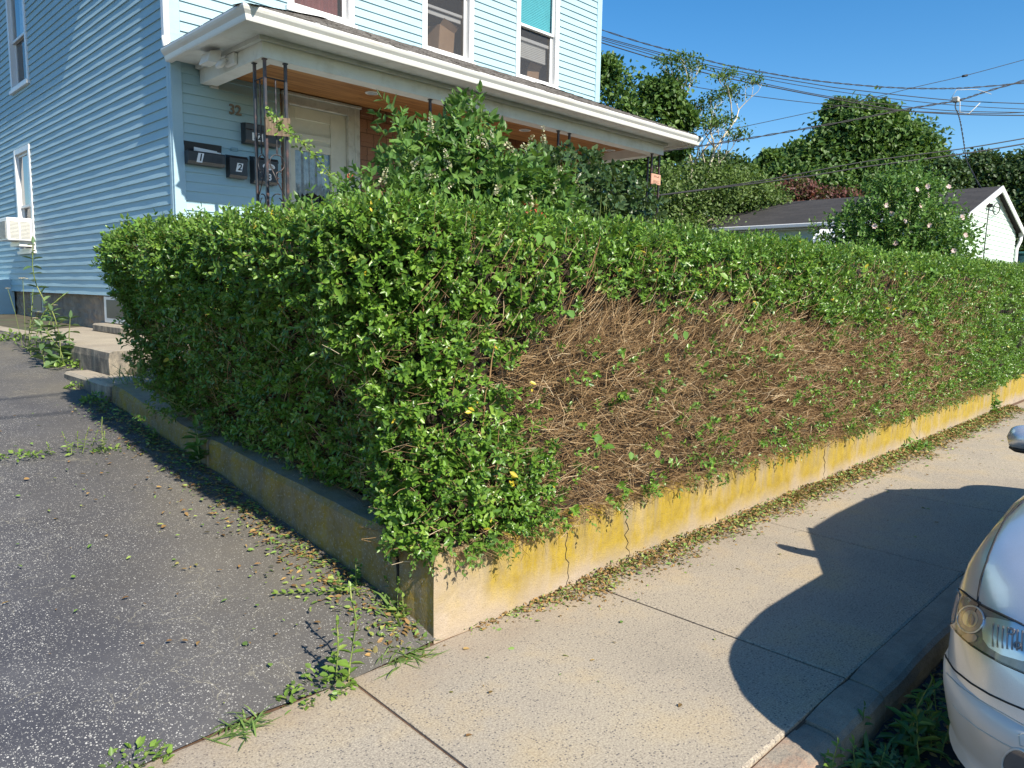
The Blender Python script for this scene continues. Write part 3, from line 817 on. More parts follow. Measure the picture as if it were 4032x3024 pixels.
# text helper
def text(name, s, loc, size, mat, parent=None, rot=(R(90), 0, 0), ext=.0015, shear=0, bold=.0):
    c = bpy.data.curves.new(name, 'FONT'); c.body = s; c.size = size; c.extrude = ext; c.align_x = 'CENTER'; c.align_y = 'CENTER'; c.shear = shear; c.offset = bold
    o = bpy.data.objects.new(name, c); COL.objects.link(o); c.materials.append(mat); o.rotation_euler = rot
    o.location = Vector(loc) - (worigin(parent) if parent else Vector((0,0,0)))
    dg = bpy.context.evaluated_depsgraph_get(); dg.update()
    me = bpy.data.meshes.new_from_object(o.evaluated_get(dg)); q = bpy.data.objects.new(name, me); COL.objects.link(q)
    q.location, q.rotation_euler = o.location, o.rotation_euler
    if not me.materials: me.materials.append(mat)
    bpy.data.objects.remove(o); q.name = name
    if parent: q.parent = parent
    return q
text('house_number', '32', (3.945, 8.325, 3.545), .15, M['brass'], house, ext=.004, bold=.003)
b = MB()                                                  # empty name plate frame
for (a, c, e, f) in ((3.888, 3.968, 3.137, 3.142), (3.888, 3.968, 3.104, 3.109), (3.888, 3.893, 3.104, 3.142), (3.963, 3.968, 3.104, 3.142)): FR.box(b, a, c, e, f, .008, .02, .001)
b.build('name_plate', M['sidetrim'], house)
b = MB(); FR.box(b, 3.665, 3.755, 3.735, 3.86, .0, .06); o = b.build('outlet_box', M['greybox'], house)
b = MB(); 
for zz in (3.765, 3.80): b.disc(FR.W(3.71, zz, .06), (0, -1, 0), .006, .002, 10)
b.build('socket', M['black'], o)

# wrought-iron porch posts
def scroll(c, r, a0, a1, ax, n=26, grow=0):
    pts = []
    for i in range(n):
        q = a0+(a1-a0)*i/(n-1); rr = r*(1-grow*i/(n-1))
        pts.append(Vector(c) + Vector(ax)*(rr*math.cos(q)) + Vector((0, 0, rr*math.sin(q))))
    return pts
def panel(b, p, ax, w):
    """twisted rod and scrolls between two bars, bar centres p and p+ax*w"""
    p = Vector(p); ax = Vector(ax); m = p+ax*(w/2)
    for zz in (3.585, 1.95): b.tube([p+Vector((0,0,zz)), p+ax*w+Vector((0,0,zz))], .008, 4, smooth=False)
    n = 60; pts = []
    for i in range(n): pts.append(m+Vector((0, 0, 3.585-.70*i/(n-1))))
    rad = [.0055+.0035*abs(math.sin(i*.42)) for i in range(n)]
    b.tube(pts, rad, 5)
    ax2 = tuple(ax); r = w*.36
    b.tube(scroll(m+Vector((0,0,2.80)), r, R(-70), R(250), ax2, 30), .006, 5)
    b.tube([m+ax*(-r*.9)+Vector((0,0,2.76)), m+Vector((0,0,2.62)), m+ax*(r*.9)+Vector((0,0,2.50))], .006, 5)
    b.tube(scroll(m+ax*.02+Vector((0,0,2.68)), r*.55, R(60), R(270), ax2, 20, .4), .006, 5)
    b.tube(scroll(m+Vector((0,0,2.43)), r, R(70), R(430), ax2, 34, .5), .006, 5)
    b.tube([m+Vector((0,0,2.36)), m+Vector((0,0,1.95))], .007, 5)
def iron_post(bars, panels):
    b = MB()
    for (x, y) in bars:
        b.box((x-.0125, y-.0125, 1.70), (x+.0125, y+.0125, 3.753)); b.box((x-.02, y-.02, 3.742), (x+.02, y+.02, 3.7525))
    post = b.build('porch_post', M['iron'], house)
    for p, ax, w in panels:
        b = MB(); panel(b, p, ax, w); b.build('scroll_panel', M['iron'], post)
iron_post([(3.60, 6.955), (3.60, 7.16), (3.815, 6.955)], [((3.60, 6.955, 0), (1, 0, 0), .215), ((3.60, 6.955, 0), (0, 1, 0), .205)])
iron_post([(5.62, 6.965), (5.84, 6.965)], [((5.62, 6.965, 0), (1, 0, 0), .22)])
iron_post([(7.83, 6.965), (8.06, 6.965)], [((7.83, 6.965, 0), (1, 0, 0), .23)])
iron_post([(10.235, 6.965), (10.235, 7.18), (10.03, 6.965)], [((10.03, 6.965, 0), (1, 0, 0), .205), ((10.235, 6.965, 0), (0, 1, 0), .215)])

# -------- things fixed to the porch
b = MB(); b.add([(3.575, 6.93, 3.045), (3.825, 6.925, 3.065), (3.83, 6.925, 3.235), (3.57, 6.93, 3.215), (3.575, 6.908, 3.04), (3.825, 6.905, 3.06), (3.83, 6.905, 3.235), (3.57, 6.908, 3.21)],
               [(0,1,2,3), (4,5,6,7), (0,1,5,4), (1,2,6,5), (2,3,7,6), (3,0,4,7)])
bd = b.build('wooden_board', M['board'])
tag(bd, 'weathered brown wooden board tied to the left iron porch post', 'board')
b = MB(); rs = random.Random(4)
for i in range(7):
    x = 3.635+rs.uniform(-.02, .03); z = 3.17+rs.uniform(-.03, .03); b.disc((x, 6.910, z), (0, -1, 0), rs.uniform(.004, .011), .0015, 8)
for i in range(4):
    x = 3.72+rs.uniform(-.02, .03); z = 3.18+rs.uniform(-.03, .02); b.disc((x, 6.909, z), (0, -1, 0), rs.uniform(.004, .009), .0015, 8)
b.build('knot', M['black'], bd)
b = MB(); b.cbox((9.985, 6.925, 3.285), (10.235, 6.945, 3.445), .004)
sg = b.build('wooden_sign', M['signwood']); tag(sg, 'small pinkish wooden sign on the right iron porch post', 'sign')
b = MB(); rs = random.Random(5)
for i in range(9):                                         # faint illegible brush marks
    z = 3.40-.012*i; x = 10.0+rs.uniform(0, .03)
    if i < 3: b.tube([(x+.03, 6.9238, 3.415-.01*i), (x+.07, 6.9238, 3.425-.012*i), (x+.11, 6.9238, 3.40), (x+.16, 6.9238, 3.42-.01*i)], .0022, 4)
    else: b.tube([(x, 6.9238, z-.02), (x+.09, 6.9238, z-.018), (x+rs.uniform(.12, .19), 6.9238, z-.02)], .0018, 4)
b.build('marking', M['board'], sg)
# security light under the eave
b = MB(); b.cbox((3.515, 7.42, 3.78), (3.56, 7.62, 3.89), .008)
fl = b.build('security_light', M['vinylwhite']); tag(fl, 'white security floodlight mounted on the side of the porch beam', 'light')
b = MB(); b.tube([(3.52, 7.55, 3.84), (3.46, 7.58, 3.83), (3.43, 7.62, 3.85)], .018, 8)
hd = Vector((3.40, 7.68, 3.87))
b.add([(3.44, 7.56, 3.80), (3.44, 7.80, 3.80), (3.46, 7.80, 3.92), (3.46, 7.56, 3.92), (3.32, 7.58, 3.79), (3.32, 7.78, 3.79), (3.36, 7.78, 3.90), (3.36, 7.58, 3.90)],
      [(0,1,2,3), (4,5,6,7), (0,1,5,4), (1,2,6,5), (2,3,7,6), (3,0,4,7)])
b.build('lamp_head', M['vinylwhite'], fl)
b = MB(); b.tube([(3.47, 7.52, 3.82), (3.43, 7.53, 3.77), (3.40, 7.56, 3.745)], [.022, .034, .02], 12); b.build('sensor', M['vinylwhite'], fl)

# mailboxes
def mailbox(name, x0, x1, z0, z1, depth, label, lid_open=False, tall=False):
    b = MB(); d0 = .012
    if tall:
        prof = [(z0, d0), (z0, d0+depth*.75), (z0+.03, d0+depth), (z1-.05, d0+depth*1.02), (z1-.02, d0+depth*.9), (z1, d0)]
    else:
        prof = [(z0, d0), (z0, d0+depth*.72), (z0+.03, d0+depth*.98), (z1-.012, d0+depth), (z1, d0+depth*.9), (z1, d0)]
    b.prism([(FY-d, z) for z, d in prof], 0, x0, x1)
    mb = b.build('mailbox', M['mailblack']); tag(mb, label, 'mailbox', 'black mailboxes on the porch wall')
    b = MB(); w = .004
    if lid_open:
        b.prism([(FY-.014, z1), (FY-.03, z1+.105), (FY-.022, z1+.107), (FY-.006, z1)], 0, x0-w, x1+w)
    elif tall:
        b.prism([(FY-d0, z1+.004), (FY-d0-depth*.9, z1-.012), (FY-d0-depth*1.10, z1-.040), (FY-d0-depth*1.10, z1-.058), (FY-d0-depth*1.06, z1-.058), (FY-d0-depth*.86, z1-.022), (FY-d0, z1-.004)], 0, x0-w, x1+w)
    else:
        b.prism([(FY-d0, z1+.006), (FY-d0-depth*.55, z1+.004), (FY-d0-depth*1.06, z1-.075), (FY-d0-depth*1.02, z1-.078), (FY-d0-depth*.5, z1-.002), (FY-d0, z1)], 0, x0-w, x1+w)
    b.build('lid', M['mailblack'], mb)
    return mb
def sticker(mb, s, x, z, w, h, dep, size, shear=.0):
    y = FY-dep; q = h*shear
    b = MB(); b.add([(x-w/2-q/2, y, z-h/2), (x+w/2-q/2, y, z-h/2), (x+w/2+q/2, y, z+h/2), (x-w/2+q/2, y, z+h/2)], [(0,1,2,3)])
    b.build('number_sticker', M['label'], mb)
    text('number', s, (x, y-.001, z), size, M['ink'], mb, ext=.0004, shear=shear*.8, bold=.002)
m1 = mailbox('mailbox', 3.368, 3.772, 2.895, 3.03, .11, 'wide black mailbox numbered 1 with its lid open and letters inside', True)
sticker(m1, '1', 3.495, 2.962, .062, .10, .1235, .105, .25)
b = MB(); b.box((3.62, FY-.1215, 2.925), (3.735, FY-.1235, 2.985)); b.build('flap_panel', M['black'], m1)
for i, (x0_, x1_, zz) in enumerate(((3.45, 3.70, 3.075), (3.47, 3.735, 3.06))):
    b = MB(); b.add([(x0_, FY-.06-.02*i, 2.93), (x1_, FY-.06-.02*i, 2.93), (x1_, FY-.075-.02*i, zz-.015), (x0_, FY-.075-.02*i, zz)], [(0,1,2,3)])
    b.add([(x0_, FY-.063-.02*i, 2.93), (x1_, FY-.063-.02*i, 2.93), (x1_, FY-.078-.02*i, zz-.015), (x0_, FY-.078-.02*i, zz)], [(3,2,1,0)])
    tag(b.build('letter', M['label']), 'white letter sticking up out of the open mailbox numbered 1', 'letter', 'letters in the open mailbox')
m2 = mailbox('mailbox', 3.825, 4.03, 2.80, 3.05, .10, 'narrow upright black mailbox numbered 2', tall=True)
sticker(m2, '2', 3.935, 2.915, .07, .095, .1165, .10, .22)
m3 = mailbox('mailbox', 4.012, 4.432, 3.20, 3.415, .12, 'wide black mailbox with white number 32 sticker, highest of the four')
sticker(m3, '32', 4.15, 3.272, .13, .085, .1335, .095, 0)
m4 = mailbox('mailbox', 4.106, 4.395, 2.768, 3.07, .11, 'big black mailbox with white oval emblem behind the iron post', tall=True)
b = MB()
ov = [(4.28+.075*math.cos(q), 2.965+.036*math.sin(q)) for q in np.linspace(0, 2*math.pi, 33)[:-1]]
oi = [(4.28+.058*math.cos(q), 2.965+.022*math.sin(q)) for q in np.linspace(0, 2*math.pi, 33)[:-1]]
b.add([(x, FY-.1275, z) for x, z in ov] + [(x, FY-.1275, z) for x, z in oi], [(i, (i+1) % 32, 32+(i+1) % 32, 32+i) for i in range(32)])
b.build('emblem', M['label'], m4)
b = MB(); b.add([(x, FY-.1268, z) for x, z in oi], [tuple(range(32))]); b.build('emblem_field', M['greybox'], m4)
text('number', '3', (4.29, FY-.128, 2.845), .10, M['label'], m4, ext=.0004, bold=.002)

# window air conditioner
b = MB(); b.cbox((2.90, 14.12, 2.265), (3.25, 14.72, 2.625), .012)
ac = b.build('air_conditioner', M['vinylwhite']); tag(ac, 'white window air conditioner in the lower side window', 'air conditioner')
b = MB()
for j in range(13):
    for a, c in ((2.935, 3.06), (3.08, 3.215)): b.box((a, 14.110, 2.305+j*.021), (c, 14.119, 2.315+j*.021))
b.build('louvre', M['greybox'], ac)
b = MB()
for j in range(13): b.box((2.889, 14.18, 2.305+j*.021), (2.899, 14.66, 2.316+j*.021))
b.build('louvre', M['greybox'], ac)
b = MB(); b.box((3.07, 14.2, 2.185), (3.3, 14.8, 2.262)); b.build('bracket', M['vinylwhite'], ac)

# ======================================================== vegetation toolkit
def unit(v): return v/np.maximum(np.linalg.norm(v, axis=-1, keepdims=True), 1e-9)
def leaves(name, P, A, N, L, Wd, T, mat, parent=None, fold=.25, droop=.12):
    """one folded, pointed leaf per row: base P, axis A, upper side N"""
    m = len(P); A = unit(A); S = unit(np.cross(A, N)); N = np.cross(S, A)
    L = np.broadcast_to(np.asarray(L, float), (m,))[:, None]; Wd = np.broadcast_to(np.asarray(Wd, float), (m,))[:, None]
    h = fold*Wd*.5
    V = np.stack([P, P+A*L*.32+S*Wd*.5+N*h, P+A*L*.70+S*Wd*.38+N*(h*.6-droop*L*.25),
                  P+A*L-N*droop*L, P+A*L*.70-S*Wd*.38+N*(h*.6-droop*L*.25), P+A*L*.32-S*Wd*.5+N*h], 1).reshape(-1, 3)
    b = (np.arange(m)*6)[:, None]
    F = np.concatenate([b+np.array([[0, 1, 2, 3]]), b+np.array([[0, 3, 4, 5]])])
    return np_mesh(name, V, F, mat, parent, attrs={'tint': np.repeat(np.clip(T, 0, 1), 6)})
def sticks(name, P0, P1, r0, r1, T, mat, parent=None, bend=.0):
    """slightly bent three-sided twigs"""
    m = len(P0); D = P1-P0; U = unit(np.cross(D, rng.normal(size=(m, 3)))); W = unit(np.cross(D, U))
    Pm = (P0+P1)/2 + U*(np.linalg.norm(D, axis=1, keepdims=True)*bend*rng.normal(size=(m, 1)))
    rs = []
    r0 = np.broadcast_to(np.asarray(r0, float), (m,))[:, None]; r1 = np.broadcast_to(np.asarray(r1, float), (m,))[:, None]
    for P, r in ((P0, r0), (Pm, (r0+r1)/2), (P1, r1)):
        for k in range(3):
            q = 2*math.pi*k/3; rs.append(P+(U*math.cos(q)+W*math.sin(q))*r)
    V = np.stack(rs, 1).reshape(-1, 3); b = (np.arange(m)*9)[:, None]
    F = np.concatenate([b+np.array([[i*3+k, i*3+(k+1) % 3, (i+1)*3+(k+1) % 3, (i+1)*3+k]]) for i in range(2) for k in range(3)])
    return np_mesh(name, V, F, mat, parent, attrs={'tint': np.repeat(np.clip(T, 0, 1), 9)})
def wob2(u, v, f=1.0, ph=0.0):
    u = u*f; v = v*f
    return (np.sin(u*1.7+v*2.3+ph)+np.sin(u*3.9-v*3.1+1.7*ph+.6)*.7+np.sin(-u*7.3+v*6.1+2.1+ph)*.45+np.sin(u*13.1+v*11.7+ph*3)*.3)/2.45
def sprigs(P, A, n_pairs, stem, L, spread=.95, jit=.25):
    """opposite leaf pairs along stems; returns base, axis, normal, size factor per leaf"""
    m = len(P); A = unit(A)
    U = unit(np.cross(A, rng.normal(size=(m, 3)))); W = np.cross(A, U)
    oP, oA, oN, oS = [], [], [], []
    for k in range(n_pairs):
        t = .22+.78*(k+.5)/n_pairs
        X = U if k % 2 else W
        for sg in (1, -1):
            d = unit(A*(.55+.25*t) + X*sg*spread + rng.normal(size=(m, 3))*jit)
            oP.append(P+A*stem[:, None]*t); oA.append(d); oN.append(unit(A*.9 - d*.2 + np.array([0, 0, .5]) + rng.normal(size=(m, 3))*.25))
            oS.append((1.05-.35*t)*rng.uniform(.72, 1.2, m))
    oP.append(P+A*stem[:, None]); oA.append(unit(A+rng.normal(size=(m, 3))*.2)); oN.append(unit(np.cross(A, U)+rng.normal(size=(m, 3))*.2)); oS.append(rng.uniform(.5, .8, m))
    return np.concatenate(oP), np.concatenate(oA), np.concatenate(oN), np.concatenate(oS)

# ==================================================================== hedge
hedge = empty('hedge', (2.4, 3.0, .4), 'long clipped green hedge with a bare brown twig patch on its street side', 'hedge')
# outer plan path: end cap -> driveway face -> rounded corner -> street face
EC, DV, RC = .95, 2.80, .50                                # cap length, driveway length, corner radius
SV = 12.4
XD, YS = 1.70, 2.475
def path(s):
    """plan position and outward normal at path length s"""
    s = np.asarray(s, float); x = np.zeros_like(s); y = np.zeros_like(s); nx = np.zeros_like(s); ny = np.zeros_like(s)
    a = s < EC
    x[a] = XD+.12+(EC-s[a]); y[a] = YS+RC+DV+.12; ny[a] = 1
    b0 = EC; q = math.pi/2*.12
    m = (s >= EC) & (s < EC+q); t = (s-EC)/.12
    x[m] = XD+.12-.12*np.sin(t[m]); y[m] = YS+RC+DV+.12*np.cos(t[m]); nx[m] = -np.sin(t[m]); ny[m] = np.cos(t[m])
    b1 = EC+q; m = (s >= b1) & (s < b1+DV)
    x[m] = XD; y[m] = YS+RC+DV-(s[m]-b1); nx[m] = -1
    b2 = b1+DV; w = math.pi/2*RC; m = (s >= b2) & (s < b2+w); t = (s-b2)/RC
    x[m] = XD+RC-RC*np.cos(t[m]); y[m] = YS+RC-RC*np.sin(t[m]); nx[m] = -np.cos(t[m]); ny[m] = -np.sin(t[m])
    b3 = b2+w; m = s >= b3
    x[m] = XD+RC+(s[m]-b3); y[m] = YS; ny[m] = -1
    return np.stack([x, y], -1), np.stack([nx, ny], -1)
S_D0 = EC+math.pi/2*.12; S_C0 = S_D0+DV; S_S0 = S_C0+math.pi/2*RC; S_END = S_S0+SV
def zbase(xy):
    x, y = xy[:, 0], xy[:, 1]
    zd = np.interp(y, [2.5, 5.0, 6.9], [.40, .57, .76]); zs = np.interp(x, [2.0, 2.6, 3.2, 6, 12, 15], [.36, .36, .38, .385, .37, .42])
    return np.where(y > 2.7, np.maximum(zs, zd), zs)
def ztop(s): return 2.0+.03*np.interp(s, [S_S0, S_S0+4, S_END], [0, 1, 4])+.018*wob2(s, s*.3, 1.3)
RND = .24
def hpoint(s, u):
    """u: 0..1 up the face, 1..2 across the top"""
    xy, n = path(s); zb = zbase(xy); zt = ztop(s)
    face = u <= 1
    h = np.where(face, zb+(zt-zb)*np.minimum(u, 1), zt)
    street = np.clip((s-S_C0-.15)/(S_S0-S_C0-.1), 0, 1)
    hz = (h-zb)/(zt-zb)
    lean_d = .46*np.clip((.80-hz)/.80, 0, 1)**.9
    lean_s = .035*np.sin(np.clip(hz*1.1, 0, 1)*math.pi) + .05*hz**2 - .01
    inw = lean_d*(1-street)+lean_s*street
    cr = np.clip(1-np.abs(s-S_S0)/.75, 0, 1)                 # the low corner clump leans out over the wall
    inw = inw - .06*cr*np.clip(1-hz*2.2, 0, 1)
    top = np.clip(u-1, 0, 1)
    edge = np.clip((hz-(1-RND/1.6))/(RND/1.6), 0, 1)
    inw = inw + RND*(1-np.sqrt(np.clip(1-edge**2, 0, 1)))*np.where(face, 1, 0) + np.where(face, 0, RND+top*(np.interp(s, [S_C0, S_S0], [1.20, .95])-RND))
    inw = inw + .035*wob2(s*1.0, h*1.2, 2.2)*np.where(face, 1, 0)
    P = np.stack([xy[:, 0]-n[:, 0]*inw, xy[:, 1]-n[:, 1]*inw, h+np.where(face, 0, .022*wob2(s, top*2, 2.6, 1.0))], -1)
    up = np.where(face, edge, 1.0)[:, None]
    N = unit(np.concatenate([n*(1-up*.95), up], 1))
    return P, N, hz
UPX = [1.9, 2.45, 2.75, 2.95, 3.25, 3.9, 5.5, 6.6, 7.2, 7.6, 8.6, 9.0, 9.4, 10.1, 10.5, 10.8, 11.2, 15]
UPZ = [1.10, 1.15, 1.42, 1.56, 1.70, 1.66, 1.55, 1.47, 1.30, 1.46, 1.42, 1.22, 1.45, 1.55, 1.75, 1.66, 1.15, .9]
def brown(P, s):
    """how bare the hedge is at a point of its street face"""
    x, z = P[:, 0], P[:, 2]
    jit = .07*wob2(x*1.1, z*1.3, 3.0, .5)+.05*wob2(x*3, z*3, 2, 2.2)
    up = np.clip((np.interp(x, UPX, UPZ)-z+jit)/.14, 0, 1)
    left = np.clip((x-np.interp(z, [.3, .5, .75, 1.1, 1.4, 1.7], [2.85, 2.78, 2.58, 2.42, 2.55, 2.95])+jit*1.6)/.30, 0, 1)
    right = np.clip((11.6-x+jit*4)/1.8, 0, 1)
    low = np.clip(.55+(z-.36)/.25, .55, 1)
    far = np.interp(x, [2, 6, 9, 12], [1, .97, .88, .6])
    return up*left*right*low*far*(s > S_C0)

# dark sheet for the inner twigs, added to block daylight; near-black paints their shade
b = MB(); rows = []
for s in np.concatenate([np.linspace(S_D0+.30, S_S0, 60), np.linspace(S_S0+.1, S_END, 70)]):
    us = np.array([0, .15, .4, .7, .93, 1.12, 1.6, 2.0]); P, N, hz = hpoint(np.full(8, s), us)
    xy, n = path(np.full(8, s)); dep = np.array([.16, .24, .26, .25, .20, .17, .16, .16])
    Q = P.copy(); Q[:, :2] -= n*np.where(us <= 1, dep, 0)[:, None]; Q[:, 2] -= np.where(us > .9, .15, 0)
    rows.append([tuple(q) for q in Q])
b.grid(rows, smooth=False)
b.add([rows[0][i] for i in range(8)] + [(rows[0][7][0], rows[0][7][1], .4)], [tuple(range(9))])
b.build('dark_core', M['core'], hedge)

def area_sample(n, s0, s1, u0, u1):
    return rng.uniform(s0, s1, n), rng.uniform(u0, u1, n)
allP, allA, allN, allS, allT = [], [], [], [], []
stP0, stP1, stT = [], [], []
def leafy(n, s0, s1, u0, u1, L, npair=5, top=False, dens=None):
    s, u = area_sample(n, s0, s1, u0, u1)
    P, N, hz = hpoint(s, u)
    B = brown(P, s)*(u <= 1)
    keep = rng.uniform(size=n) > B*.985
    clump = wob2(s*2.1, P[:, 2]*2.1, 3.1, .9)
    keep &= rng.uniform(size=n) < .80+.35*clump
    if dens is not None: keep &= rng.uniform(size=n) < dens(s, u, P)
    s, u, P, N, hz, clump, B = (a[keep] for a in (s, u, P, N, hz, clump, B)); m = len(s)
    dep = np.abs(rng.normal(0, .055, m)) + .02*rng.uniform(size=m)
    A = unit(N*rng.uniform(.35, 1.0, (m, 1)) + np.array([0, 0, 1])*rng.uniform(.15, .8, (m, 1)) + rng.normal(size=(m, 3))*.42)
    stem = rng.uniform(.07, .15, m)*np.where(u > 1, 1.1, 1)
    P0 = P - N*(dep+stem*.55)[:, None]
    p, a, nn, sz = sprigs(P0, A, npair, stem, L)
    k = 2*npair+1
    allP.append(p); allA.append(a); allN.append(nn); allS.append(sz*L*np.tile(rng.uniform(.8, 1.15, m), k))
    T = np.tile(rng.normal(.42, .12, m)+.10*clump+.12*(u > .95), k)+rng.normal(0, .10, m*k)
    T = np.where(rng.uniform(size=m*k) < .004, 1.0, np.clip(T, 0, .93))
    allT.append(T)
    q = rng.uniform(size=m) < .5
    stP0.append((P0-N*.05)[q]); stP1.append((P0+A*stem[:, None])[q]); stT.append(rng.uniform(.1, .9, q.sum()))
def dd(s, u, P):                                            # the driveway face thins out low down, near the corner too
    return np.clip(.66+.6*(u-.30)+.24*wob2(s*1.5, u*3, 2, 4), .30, 1)
leafy(1100, .05, S_D0+.15, .0, 1.0, .044)
leafy(4600, S_D0, S_C0, 0, 1, .045, dens=dd)
leafy(1700, S_C0, S_S0+.05, 0, 1, .046, dens=dd)
leafy(1400, S_S0, S_S0+1.3, 0, 1, .046, dens=dd)
leafy(2100, S_S0+1.3, S_S0+4.6, .45, 1, .047)
leafy(3900, S_S0+4.6, S_END, .0, 1, .052, 4)
leafy(380, S_C0+.15, S_S0+.60, 0, .28, .042)                # low corner clump
leafy(2300, .1, S_C0, 1, 2, .046, 4)
leafy(900, S_C0-.1, S_S0+.2, 1, 2, .047, 4)
leafy(2900, S_S0, S_S0+5, 1, 2, .048, 4)
leafy(2600, S_S0+5, S_END, 1, 2, .056, 4)
# stray leafy shoots over the bare patch
n = 1500
s, u = area_sample(n, S_S0+.3, S_S0+9.8, .0, .85); u = u**1.35; s = S_S0+.3+9.5*((s-S_S0-.3)/9.5)**.8
P, N, hz = hpoint(s, u)
q = rng.uniform(size=n) < .35+.65*(wob2(s*1.3, u*2.5, 2.7, 3) > .1); P, N = P[q], N[q]; m = len(P)
A = unit(N*.6+rng.normal(size=(m, 3))*.6+np.array([.2, 0, .35])); stem = rng.uniform(.05, .14, m)
p, a, nn, sz = sprigs(P-N*.04, A, 4, stem, .04)
allP.append(p); allA.append(a); allN.append(nn); allS.append(sz*.040); allT.append(np.clip(rng.normal(.45, .18, len(p)), 0, .93))
# small leaves and shoots hanging over the wall top
n = 300; s = rng.uniform(S_C0+.3, S_S0+9.5, n); P, N, hz = hpoint(s, np.full(n, .02)); m = n
A = unit(N*rng.uniform(.3, .8, (m, 1))+np.array([0, 0, -1])*rng.uniform(.1, .75, (m, 1))+rng.normal(size=(m, 3))*.35); stem = rng.uniform(.05, .13, m)
P = P-N*.02; P[:, 2] += rng.uniform(0, .05, m)
stP0.append(P); stP1.append(P+A*stem[:, None]); stT.append(rng.uniform(.2, .8, m))
p, a, nn, sz = sprigs(P, A, 3, stem, .03)
q = np.tile(rng.uniform(size=m) < .62, 7)
allP.append(p[q]); allA.append(a[q]); allN.append(nn[q]); allS.append(sz[q]*.033); allT.append(np.clip(rng.normal(.4, .18, q.sum()), 0, .93))
P = np.concatenate(allP); A = np.concatenate(allA); Nn = np.concatenate(allN); L = np.concatenate(allS); T = np.concatenate(allT)
print('hedge leaves', len(P))
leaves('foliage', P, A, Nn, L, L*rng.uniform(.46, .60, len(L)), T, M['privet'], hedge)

# a handful of bright yellow leaves, and the broad soft leaves of a climber poking out
cl = []
def tuft(store, c, m, spread, L, wid, A0, aj, t0, t1):
    P = np.array(c)+rng.normal(size=(m, 3))*np.array(spread); A = unit(np.array(A0)+rng.normal(size=(m, 3))*aj)
    Lf = L*rng.uniform(.6, 1.15, m)
    store.append((P, A, unit(np.array([-.25, -.8, .8])+rng.normal(size=(m, 3))*.3), Lf, Lf*wid*rng.uniform(.75, 1.1, m), rng.uniform(t0, t1, m)))
def tufts(name, store, mat): leaves(name, *[np.concatenate([q[k] for q in store]) for k in range(6)], mat, hedge)
ye = []
for x, z, m, L in ((2.50, .70, 5, .05), (2.20, 1.05, 3, .045), (2.33, .50, 2, .045), (2.62, 1.12, 2, .035)): tuft(ye, (x, YS, z), m, (.022, .01, .022), L, .55, (0, -1, .2), .7, .98, 1)
tufts('yellow_leaves', ye, M['privet'])
for x, z, m, sp_, L, f in ((2.62, 1.72, 9, .10, .062, 's'), (2.75, 1.58, 5, .06, .055, 's'), (3.75, .62, 6, .06, .055, 's'), (3.2, .80, 4, .05, .07, 's'),
      (4.1, 1.25, 5, .09, .055, 's'), (4.25, 1.72, 3, .05, .065, 's'), (3.7, 1.18, 9, .18, .04, 's'), (6.9, 1.65, 6, .12, .065, 's'), (8.6, 1.55, 8, .2, .065, 's'), (5.4, 1.0, 9, .25, .045, 's'),
      (5.0, 1.72, 4, .1, .05, 's')):
    tuft(cl, (x, YS-.02, z) if f == 's' else (XD-.03, x, z), m, (sp_, .03, sp_) if f == 's' else (.03, sp_, sp_), L, .70, (0, -.5, -.6), .6, .2, .9)
tufts('climber_foliage', cl, M['vine'])

# twigs: the whole street side, dense where it is bare
tw0, tw1, twr, twt = [stP0 and np.concatenate(stP0)], [np.concatenate(stP1)], [np.full(sum(map(len, stP0)), .0013)], [np.concatenate(stT)*.9]
def twigs(n, s0, s1, u0, u1, ln, r, amin=.0):
    s, u = area_sample(n, s0, s1, u0, u1); P, N, hz = hpoint(s, u)
    B = brown(P, s); q = rng.uniform(size=n) < np.maximum(B, amin); s, P, N, hz, B = s[q], P[q], N[q], hz[q], B[q]; m = len(s)
    fan = np.clip((hz-.45)/.35, 0, 1)[:, None]
    tx = np.stack([-N[:, 1], N[:, 0], np.zeros(m)], 1)      # along the hedge, to the right
    side = rng.normal(.25, .75, (m, 1))
    d = unit(N*rng.uniform(.25, 1.0, (m, 1))*(1-.35*fan)+tx*(side*(1-.3*fan)+.35*fan)+np.array([0, 0, 1])*(rng.normal(.12, .42, (m, 1))+1.0*fan)+rng.normal(size=(m, 3))*.22)
    l = ln*rng.uniform(.5, 1.35, m)[:, None]
    dep = rng.uniform(-.02, .16, m)[:, None]
    P1 = P-N*dep; P0 = P1-d*l
    tw0.append(P0); tw1.append(P1+rng.normal(size=(m, 3))*.01); twr.append(r*rng.uniform(.6, 1.3, m)); twt.append(np.clip(rng.normal(.46, .27, m), 0, 1))
twigs(15000, S_S0-.2, S_S0+2.6, 0, .95, .13, .0016, .15)
twigs(18000, S_S0+2.6, S_S0+6, 0, .95, .15, .0019, .12)
twigs(13000, S_S0+6, S_END-2.5, 0, .9, .18, .0025, .12)
twigs(3600, S_D0, S_C0+.3, 0, .62, .15, .0015, .5)
twigs(1500, S_C0-.3, S_S0+.8, 0, .70, .14, .0015, .6)
# twig ends hanging over the edge of the wall
n = 1500; s = rng.uniform(S_C0+.2, S_S0+9.6, n); Pf, Nf, hz = hpoint(s, np.full(n, .01)); Pf[:, 2] += rng.uniform(.0, .05, n)
df = unit(Nf*rng.uniform(.3, 1, (n, 1))+np.array([.35, 0, -.25])+rng.normal(size=(n, 3))*.45)
tw0.append(Pf-Nf*.08); tw1.append(Pf+df*rng.uniform(.01, .10, (n, 1))); twr.append(np.full(n, .0014)); twt.append(rng.uniform(.1, .8, n))
